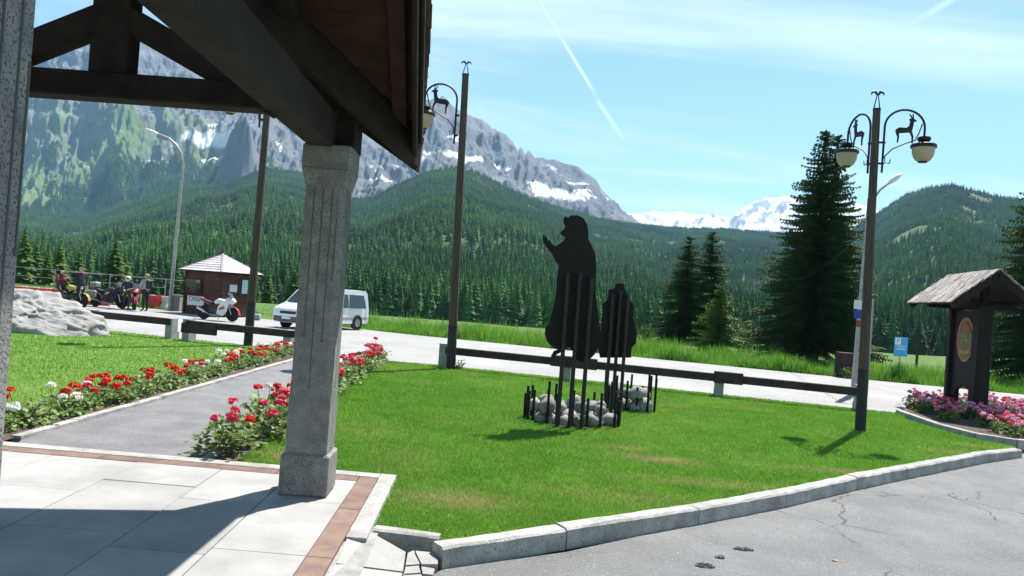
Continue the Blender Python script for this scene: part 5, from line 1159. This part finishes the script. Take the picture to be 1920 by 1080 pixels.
# wire fence behind the car park and a ski lift pylon in the meadow beyond
wf_ = thing('wire_fence', 'thin wire fence with slender posts behind the motorcycles', 'fence', (0, 0, 0)); wp_ = [Vector((x, 41.0 - .12 * x * -1 * .0 + (x + 30) * -.06, 0)) for x in range(-36, -15, 3)]
for p in wp_: MB().tube([Vector((p.x, p.y, gz(p.x) - .2)), Vector((p.x, p.y, gz(p.x) + 1.45))], .03, 6).build('post', steel, wf_)
for z in (.5, .95, 1.4): MB().tube([Vector((p.x, p.y, gz(p.x) + z)) for p in wp_], .012, 5).build('wire', steel, wf_)
py = at(207, 560, 70); t = thing('lift_pylon', 'pale steel ski lift pylon standing in front of the forest', 'pylon', Vector((py.x, py.y, floor_z(py.x, 70.) - .1))); hz = at(207, 517, 70).z - t.location.z
MB().tube([(0, 0, 0), (0, 0, hz)], [.10, .07], 8).build('mast', steel, t); MB().beam((-.6, 0, hz), (.6, 0, hz), .1, .1).build('crossarm', steel, t)
MB().tube([(-9, 0, hz + .1), (9, 0, hz + .0)], .03, 5).build('cable', steel, t)

# parking sign, litter bin, far posts and car on the right
p = gp(1685, 711); t = thing('parking_sign', 'light blue parking sign on a thin post in the tall grass', 'sign', Vector((p.x, p.y, gz(p.x) - .1))); z0, z1 = at(1685, 668, p.y).z - t.location.z, at(1685, 632, p.y).z - t.location.z; w = 25 / FPX * p.y
MB().tube([(0, .03, 0), (0, .03, z1)], .025, 8).build('post', steel, t); pl = MB().box((0, 0, (z0 + z1) / 2), (w, .02, z1 - z0), bevel=.004).build('plate', M('sign_light_blue', (.05, .33, .62), .5), t)
MB().box((-w * .24, -.013, z1 - .17), (w * .42, .004, .26)).build('white_field', white, pl)
text_mesh('letter', 'P', .26, M('letter_blue', (.04, .22, .55), .5), pl, (-w * .24, -.017, z1 - .17), (math.pi / 2, 0, 0), .001)
for k, zz_ in enumerate((.36, .44, .50)): MB().box((0, -.013, z1 - zz_), (w * (.8, .6, .7)[k], .004, .02)).build('text_line', white, pl)
p = gp(1583, 704); t = thing('litter_bin', 'dark brown wooden litter bin beside the road under the spruce', 'bin', Vector((p.x, p.y, gz(p.x) - .06))); w = 26 / FPX * p.y; hb = 44 / FPX * p.y; bw_ = M('bin_boards', (.055, .025, .035), .8, (.03, .015, .02), 5)
for k in range(5): MB().box((-w / 2 + w * (k + .5) / 5, -w / 2, hb / 2 + .06), (w / 5 - .01, .03, hb - .1)).build('slat', bw_, t)
for k in range(5): MB().box((-w / 2, -w / 2 + .02 + w * (k + .5) / 5, hb / 2 + .06), (.03, w / 5 - .01, hb - .1)).build('slat', bw_, t)
MB().box((0, 0, hb / 2), (w - .08, w - .08, hb - .12)).build('liner', black, t); MB().box((0, 0, hb + .02), (w + .05, w + .05, .03)).build('lid', bw_, t); 
for sx in (-1, 1): MB().box((sx * (w / 2 - .05), 0, .04), (.06, w * .8, .08)).build('foot', bw_, t)
for (x, y0, y1, Yq, lab) in ((1718, 690, 640, 40, 'short grey wooden post standing in the meadow behind the parking sign'),):
    a, b_ = at(x, y0, Yq), at(x, y1, Yq); g = float(floor_z(np.array(a.x), np.array(Yq))); o = MB().tube([(0, 0, -.1), (0, 0, b_.z - g)], .07, 8).build('meadow_post', timber_pole, None, True, (a.x, Yq, g)); tag(o, lab, 'post')

# ------------------------------------------------------------------ near spruces with limbs and needles
bark = M('spruce_bark', (.07, .05, .04), .95, (.04, .03, .025), 5, .6)
def spruce(label, foot, H, R, seed, mat, twins=((0, 0, 1.0),), dens=1.0, skirt=.06, droop=.45):
    t = thing('spruce_tree', label, 'tree', foot); rr = np.random.default_rng(seed)
    for (dx, dy, hk) in twins:
        h = H * hk; MB().tube([(dx * .3, dy * .3, -.15), (dx * .8, dy * .8, h * .4), (dx, dy, h * .995)], [.018 * H + .04, .010 * H + .02, .008], 9).build('trunk', bark, t, smooth=True)
        Vl, Fl = [], []; limbs = MB(); nw = int(h / .20); base = 0
        for w in range(nw):
            zw = z = h * (skirt + (1 - skirt) * (w + rr.random() * .9) / nw); q = 1 - (z / h); L0 = R * hk * (q ** .80) * (1.0 if q < .9 else .94) + .10
            nbr = int((5 + 4 * min(1, q * 2)) * dens); a0 = rr.random() * 6.283
            for k in range(nbr):
                a = a0 + 6.283 * k / nbr + rr.normal(0, .3); z = min(h * .985, max(.12, zw + rr.normal(0, .13))); L1 = L0 * rr.uniform(.5, 1.2); m_ = max(3, int(L1 / .15)); ca, sa = math.cos(a), math.sin(a)
                s = np.linspace(.12, 1, m_); zz = z + L1 * (.22 * s - droop * s ** 1.7 * (0.5 + q * .8) + .16 * s ** 4); ex, ey = dx * z / h + ca * L1 * s, dy * z / h + sa * L1 * s
                if k % 3 == 0 and L1 > .8: limbs.tube([(dx * z / h, dy * z / h, z), (ex[m_ // 2], ey[m_ // 2], zz[m_ // 2]), (ex[-1], ey[-1], zz[-1])], [.022, .014, .005], 4)
                # side sprays on both sides of the branch, hanging a little
                wl = (.10 + .34 * L1 * (1 - s) ** .8 * .55 + .05) * rr.uniform(.75, 1.25, m_)
                for sg in (-1, 1):
                    p0 = np.stack([ex, ey, zz], -1); fw = np.array([ca, sa, 0]) * .5; sdv = np.array([-sa, ca, 0]) * sg
                    tip = p0 + (fw + sdv) * wl[:, None] * .8 + np.stack([0 * s, 0 * s, -wl * rr.uniform(.15, .75, m_)], -1)
                    b1 = p0 + np.array([ca, sa, 0]) * .085 + rr.normal(0, .012, (m_, 3)); b0 = p0 - np.array([ca, sa, 0]) * .07
                    hang = p0 + np.array([ca, sa, 0]) * .02 + np.stack([0 * s, 0 * s, -wl * .55 - .05], -1)
                    Vl.append(np.stack([b0, tip, b1, hang], 1).reshape(-1, 3)); i = base + 4 * np.arange(m_)
                    Fl.append(np.stack([i, i + 1, i + 2], -1)); Fl.append(np.stack([i, i + 3, i + 2], -1)) if sg > 0 else None; base += 4 * m_
                e = np.array([[ex[-1], ey[-1], zz[-1]]]); u = np.array([ca, sa, .1]); v = np.array([-sa, ca, 0])
                Vl.append(np.concatenate([e - v * .07 - u * .1, e + v * .07 - u * .1, e + u * .16])); Fl.append(np.array([[base, base + 1, base + 2]])); base += 3
        obj('crown', npmesh('crown', np.concatenate(Vl), np.concatenate(Fl), mat), t); limbs.build('limbs', bark, t)
    return t
ndl = M('spruce_needles', (.030, .070, .019), .7, (.065, .125, .030), 1.6, transl=.3, spec=.25, lo=.3, hi=.7); ndl2 = M('young_needles', (.075, .15, .022), .7, (.12, .20, .035), 2, transl=.25, spec=.25)
def tfoot(x, Y, dz=0.0): d = ray(x, 560); X = d[0] / d[1] * Y; return Vector((X, Y, float(floor_z(np.array(X), np.array(float(Y)))) + dz))
def th(f, x, y): return at(x, y, f.y).z - f.z
f_ = tfoot(1524, 41); spruce('tall broad spruce with a double top behind the right lamp post', f_, th(f_, 1553, 240), 3.5, 3, ndl, ((.10, 0, 1.0), (.85, .2, .985)), 1.35)
f_ = tfoot(1286, 50); spruce('leftmost of the three spruces beyond the road', f_, th(f_, 1303, 443), 2.7, 4, ndl, dens=1.5)
f_ = tfoot(1328, 51); spruce('middle and tallest of the three spruces beyond the road', f_, th(f_, 1346, 434), 2.5, 5, ndl, dens=1.5)
f_ = tfoot(1352, 42.5); spruce('short light green spruce in front of the two darker ones', f_, th(f_, 1362, 537), 1.7, 6, ndl2, dens=1.5)
f_ = tfoot(1945, 36); spruce('dark spruce at the right edge behind the notice stand', f_, th(f_, 1965, 300), 3.4, 8, ndl, dens=1.1)

# shrubs and weeds beyond the road
leafm = M('shrub_leaves', (.10, .17, .045), .6, (.17, .23, .08), 3, transl=.4); stemm = M('stems', (.08, .09, .03), .8)
def leaf_cloud(n, rx, ry, rz, size, seed, squash=1.0):
    rr = np.random.default_rng(seed); d = rr.normal(size=(n, 3)); d /= np.linalg.norm(d, axis=1)[:, None]; r_ = rr.random(n) ** .45; p = d * r_[:, None] * [rx, ry, rz]; p *= (.75 + .5 * rr.random((n, 1)))
    u = rr.normal(size=(n, 3)); u /= np.linalg.norm(u, axis=1)[:, None]; v = np.cross(u, rr.normal(size=(n, 3))); v /= np.linalg.norm(v, axis=1)[:, None]; s = size * (.6 + .8 * rr.random((n, 1)))
    V_ = np.stack([p - u * s, p + v * s * .55, p + u * s, p - v * s * .55], 1).reshape(-1, 3); return V_, np.arange(4 * n).reshape(n, 4)
def shrub(label, x, Y, rx, rz, n, seed, mat=leafm, size=.07):
    f = tfoot(x, Y); t = thing('shrub', label, 'shrub', f); V_, F_ = leaf_cloud(n, rx, rx, rz, size, seed); V_[:, 2] += rz * .9; obj('foliage', npmesh('foliage', V_, F_, mat), t)
    mb = MB(); [mb.tube([(0, 0, -.05), (r2.uniform(-.3, .3) * rx, r2.uniform(-.3, .3) * rx, rz)], [.03, .01], 5) for _ in range(6)]; mb.build('stems', stemm, t); return t
shrub('pale green shrub between the spruce trio and the tall spruce', 1408, 46, .75, .95, 1500, 1); shrub('low leafy shrub at the foot of the tall spruce', 1460, 40, .5, .5, 700, 2, size=.06); shrub('small dark green shrub behind the bear cub', 1215, 45, .6, .6, 700, 3, M('shrub_dark', (.05, .10, .025), .7, (.08, .14, .035), 3, transl=.3)); shrub('leafy weeds beside the litter bin', 1600, 30.5, .35, .25, 260, 9, size=.06)
shrub('small weedy tuft at the foot of the lamp post next to the barrier', 868, fM.y + .1, .22, .24, 160, 11, M('dry_weed', (.16, .16, .06), .8, (.25, .22, .1), 5, transl=.3), .04)

# tall grass on the far verge of the road
def far_edge(x): return np.interp(x, [-45, -30, -12.5, -9, -4.6, 12.9, 19.5, 32], [40, 39.8, 37.7, 36.8, 35.1, 31.0, 29.9, 26.8])
n = 250000; X = rng.uniform(-32, 32, n); dY = rng.exponential(2.4, n); Yv = far_edge(X) + np.minimum(dY, 16) + .03; clump = fbm(X * .7, Yv * .7, 3)
keep = rng.random(n) < np.clip((clump - .25) * 3, .25, 1); keep &= ~((X < -10.8) & (X > -16.6) & (Yv < 41)) ; X, Yv, clump = X[keep], Yv[keep], clump[keep]; n = len(X)
Z = floor_z(X, Yv) - .03; h = .52 * (.22 + .75 * rng.random(n) ** 1.6) * (.2 + 3.4 * clump ** 2) * np.clip((Yv - far_edge(X)) * 1.6 + .35, .35, 1) * np.where(X < -9, .6, 1); a = rng.random(n) * 6.283; w = .012 + .014 * rng.random(n); la = rng.random(n) * 6.283; ll = h * .5 * rng.random(n)
V_ = np.zeros((n, 3, 3)); V_[:, 0] = np.stack([X - np.cos(a) * w, Yv - np.sin(a) * w, Z], -1); V_[:, 1] = np.stack([X + np.cos(a) * w, Yv + np.sin(a) * w, Z], -1); V_[:, 2] = np.stack([X + np.cos(la) * ll, Yv + np.sin(la) * ll, Z + h], -1)
t_ = rng.random((n, 1)); c = np.array((.09, .25, .025)) * (1 - t_) + np.array((.19, .38, .045)) * t_; pale = (rng.random((n, 1)) < .05); c = np.where(pale, np.array((.34, .30, .16)), c); c *= (.75 + .5 * fbm(X * .35, Yv * .35, 3))[:, None]
vg = stuff(obj('verge_grass', npmesh('verge_grass', V_.reshape(-1, 3), np.arange(3 * n).reshape(n, 3), blade, False, np.repeat(c[:, None], 3, 1).reshape(-1, 3)))); vg['label'] = 'tall rough grass on the far side of the road'

# ------------------------------------------------------------------ geraniums along the path, petunias round the notice stand
leafg = M('geranium_leaf', (.10, .19, .035), .55, (.24, .31, .11), 14, transl=.35, objvar=.2); red = M('petal_red', (.72, .03, .012), .6, (.5, .012, .012), 30, transl=.3, objvar=.15); wpet = M('petal_white', (.78, .76, .70), .6, transl=.3); pink = M('petal_rose', (.72, .055, .13), .6, (.6, .03, .08), 30, transl=.3, objvar=.2); mag = M('petal_magenta', (.66, .16, .32), .6, (.76, .46, .55), 18, transl=.3, objvar=.2)
def plant_mesh(seed, n, rx, rz, size):
    rr = np.random.default_rng(seed); p = np.stack([rr.normal(0, .45, n) * rx, rr.normal(0, .45, n) * rx, rr.random(n) ** .8 * rz], -1); out = np.linalg.norm(p[:, :2], axis=1) / rx; p[:, 2] *= np.clip(1.15 - .55 * out, .3, 1)
    Vs, Fs = [], []
    for i in range(n):
        nrm = Vector((rr.normal(0, .55), rr.normal(0, .55), 1)).normalized(); x = nrm.cross(Vector((rr.normal(), rr.normal(), .2))).normalized(); y = nrm.cross(x); s = size * rr.uniform(.6, 1.25); c = Vector(p[i]); b0 = len(Vs); Vs.append(c - nrm * s * .25)
        for k in range(7): a = .4 + 5.5 * k / 6; Vs.append(c + (x * math.cos(a) + y * math.sin(a)) * s * (1 if k % 2 else .86))
        Fs += [(b0, b0 + k, b0 + k + 1) for k in range(1, 7)]
    mb = MB(); mb.add(Vs, Fs); return mb
def bloom_mesh(seed, R, n=26):
    rr = np.random.default_rng(seed); mb = MB()
    for i in range(n):
        d = Vector(rr.normal(size=3)); d.z = abs(d.z) * .9 - .15; d.normalize(); c = d * R * rr.uniform(.65, 1.05); x = d.cross(Vector(rr.normal(size=3))).normalized(); y = d.cross(x); s = R * .36
        vs = [c - d * s * .3] + [c + (x * math.cos(6.283 * k / 5) + y * math.sin(6.283 * k / 5)) * s * rr.uniform(.8, 1.15) for k in range(5)]; mb.add(vs, [(0, 1 + k, 1 + (k + 1) % 5) for k in range(5)])
    return mb
FOL = [plant_mesh(60 + i, 130, .27, .31, .042).mesh('foliage', leafg, True) for i in range(4)]
STM = MB().tube([(0, 0, 0), (.012, .005, .5), (0, 0, 1)], [.006, .005, .004], 5).mesh('flower_stalk', stemm)
BL = {m.name: [bloom_mesh(80 + i, 1.0).mesh('flower_head', m, False) for i in range(3)] for m in (red, wpet, pink, mag)}
def plant(kind, label, cat, grp, p, s, heads, fol=FOL, hr=(.058, .082), spread=.24):
    t = thing(kind, label, cat, Vector((p[0], p[1], gz(p[0]) - .01)), r2.random() * 6.28, grp); f = obj('foliage', r2.choice(fol), t); f.scale = (s, s, s * r2.uniform(.85, 1.15))
    for m, zz_ in heads:
        x, y = r2.uniform(-spread, spread) * s, r2.uniform(-spread, spread) * s; z = zz_ * s; st_ = obj('flower_stalk', STM, t, (x * .6, y * .6, 0)); d = Vector((x * .4, y * .4, z)); st_.scale = (1, 1, d.length); st_.rotation_euler = Vector((0, 0, 1)).rotation_difference(d).to_euler()
        r_ = r2.uniform(*hr); fh = obj('flower_head', r2.choice(BL[m.name]), t, (x, y, z)); fh.scale = (r_, r_, r_ * .95)
    return t
line = lambda a, b_, t_: Vector(gp(*a)).lerp(Vector(gp(*b_)), t_)
gl_r, gl_w, gl_p, gr_r = 'red geranium plant in the flower bed left of the path', 'white flowering geranium in the bed left of the path', 'pink geranium plant in the flower bed right of the path', 'red geranium plant in the flower bed right of the path'
for i in range(34):
    t_ = (i + .5) / 34; p = line((-20, 815), (548, 662), 0).lerp(line((-20, 815), (548, 662), 1), t_ ** 1.0)
    for rowk in range(2):
        q = p + Vector((r2.uniform(-.08, .08) - .30 * rowk + .02, r2.uniform(-.12, .12), 0)); wht = r2.random() < .10; m = wpet if wht else red
        nh = 1 + (r2.random() < .45) + (r2.random() < .25)
        if r2.random() < .42 and not wht: nh = 0
        lab, gg = (gl_w, 'white geraniums left of the path') if wht else ((gl_r, 'red geraniums left of the path') if nh else ('leafy geranium without blooms in the flower bed left of the path', 'geraniums without blooms left of the path'))
        plant('geranium', lab, 'flower', gg, q, r2.uniform(.72, 1.0), [(m, r2.uniform(.27, .40)) for _ in range(nh)])
for i in range(26):
    t_ = i / 25; a, b_ = Vector(gp(432, 852)), Vector(gp(716, 668)); p = a.lerp(b_, t_)
    q = p + Vector((r2.uniform(-.14, .14), r2.uniform(-.1, .1), 0)); pk = t_ > .45 or r2.random() < .45; m = pink if pk else red
    heads = [(m, r2.uniform(.27, .42)) for _ in range(2 + (r2.random() < .7))] + ([(red, .3)] if r2.random() < .4 else []) + ([(wpet, r2.uniform(.3, .45))] if r2.random() < .2 else [])
    plant('geranium', gl_p if pk else gr_r, 'flower', 'pink geraniums right of the path' if pk else 'red geraniums right of the path', q, r2.uniform(.95, 1.2) * (1.25 if t_ < .25 else 1), heads)
PF = [plant_mesh(160 + i, 80, .26, .26, .035).mesh('foliage', M('petunia_leaf', (.09, .16, .03), .6, (.16, .22, .06), 14, transl=.35, objvar=.2), True) for i in range(3)]
bp = [tuple(q) for q in BEDC]; n_ = 0
while n_ < 150:
    x, y = r2.uniform(10.4, 15.2), r2.uniform(16.2, 22.6)
    if not inpoly(np.array([x]), np.array([y]), bp)[0]: continue
    l_ = Vector((x, y, 0)) - Vector((so_.x, so_.y, 0))
    if abs(l_.dot(sside)) < .3 and abs(l_.dot(sdir)) < 1.3: continue
    plant('petunia', 'pink flowering petunia in the bed round the notice stand', 'flower', 'petunias round the notice stand', (x, y), r2.uniform(.85, 1.15), [(mag if r2.random() < .75 else pink, r2.uniform(.24, .40)) for _ in range(5)], PF, (.045, .065), .28); n_ += 1
# weeds in the kerb joint, loose chippings in the potholes
for k, (x, y, lab) in enumerate(((1035, 1018, 'small weed tuft growing at the foot of the kerb near the porch'), (1600, 902, 'row of small weeds at the foot of the kerb further right'), (1690, 884, 'small weeds at the far end of the kerb'))):
    p = gp(x, y, -.17); t = thing('weed', lab, 'weed', p); V_, F_ = leaf_cloud(90, .14 if k == 0 else .3, .04, .06, .02, 40 + k); V_[:, 2] = np.abs(V_[:, 2]); obj('leaves', npmesh('leaves', V_, F_, leafm), t)
chip = M('loose_chippings', (.26, .25, .24), .9, (.1, .1, .1), 20, objvar=.3); pits = MB()
hole = M('pothole_dark', (.07, .068, .065), 1, (.17, .165, .16), 25, .9, 60)
def patch_mesh(x, y, rx, ry, seed, n=30):
    c = gp(x, y, -.17); rr = random.Random(seed); P = [Vector((c.x + rx * math.cos(6.283 * i / n) * (1 + 1.1 * (rr.random() - .5)), c.y + ry * math.sin(6.283 * i / n) * (1 + 1.1 * (rr.random() - .5)), 0)) for i in range(n)]
    for p in P: p.z = gz(p.x) - .166
    MB().add(P, [tuple(range(n))]).build('pothole', hole, driveway)
    mb = MB()
    for i in range(110):
        a, q = rr.random() * 6.283, rr.random() ** .5 * 1.3; X, Y = c.x + rx * q * math.cos(a), c.y + ry * q * math.sin(a); s = rr.uniform(.004, .013); mb.box((X, Y, gz(X) - .17 + s * .6), (s * 2, s * 1.6, s * 1.3), Euler((rr.random(), rr.random(), rr.random() * 6)).to_matrix())
    stuff(mb.build('chippings', chip, driveway))
patch_mesh(1322, 1062, .06, .035, 1); patch_mesh(1395, 1031, .07, .025, 2); patch_mesh(1350, 1046, .03, .02, 3)
lf = gp(1566, 1051, -.165); o = MB().poly([lf + Vector((.03 * math.cos(a), .02 * math.sin(a), .004 * math.sin(2 * a))) for a in [6.283 * i / 9 for i in range(9)]], Vector((0, 0, .003))).build('fallen_leaf', M('orange_leaf', (.45, .16, .06), .7)); tag(o, 'small orange leaf lying on the asphalt driveway', 'leaf')

# ------------------------------------------------------------------ mountain air
hz_m = bpy.data.materials.new('mountain_air'); hz_m.use_nodes = True; N = hz_m.node_tree.nodes; N.remove(N['Principled BSDF']); pv = N.new('ShaderNodeVolumePrincipled'); pv.inputs['Color'].default_value = (.36, .66, 1, 1); pv.inputs['Density'].default_value = .000095; pv.inputs['Anisotropy'].default_value = .0
hz_m.node_tree.links.new(pv.outputs[0], N['Material Output'].inputs['Volume'])
hb_ = MB().box((0, 3400, 500), (14000, 8200, 1900)).build('haze', hz_m); stuff(hb_)
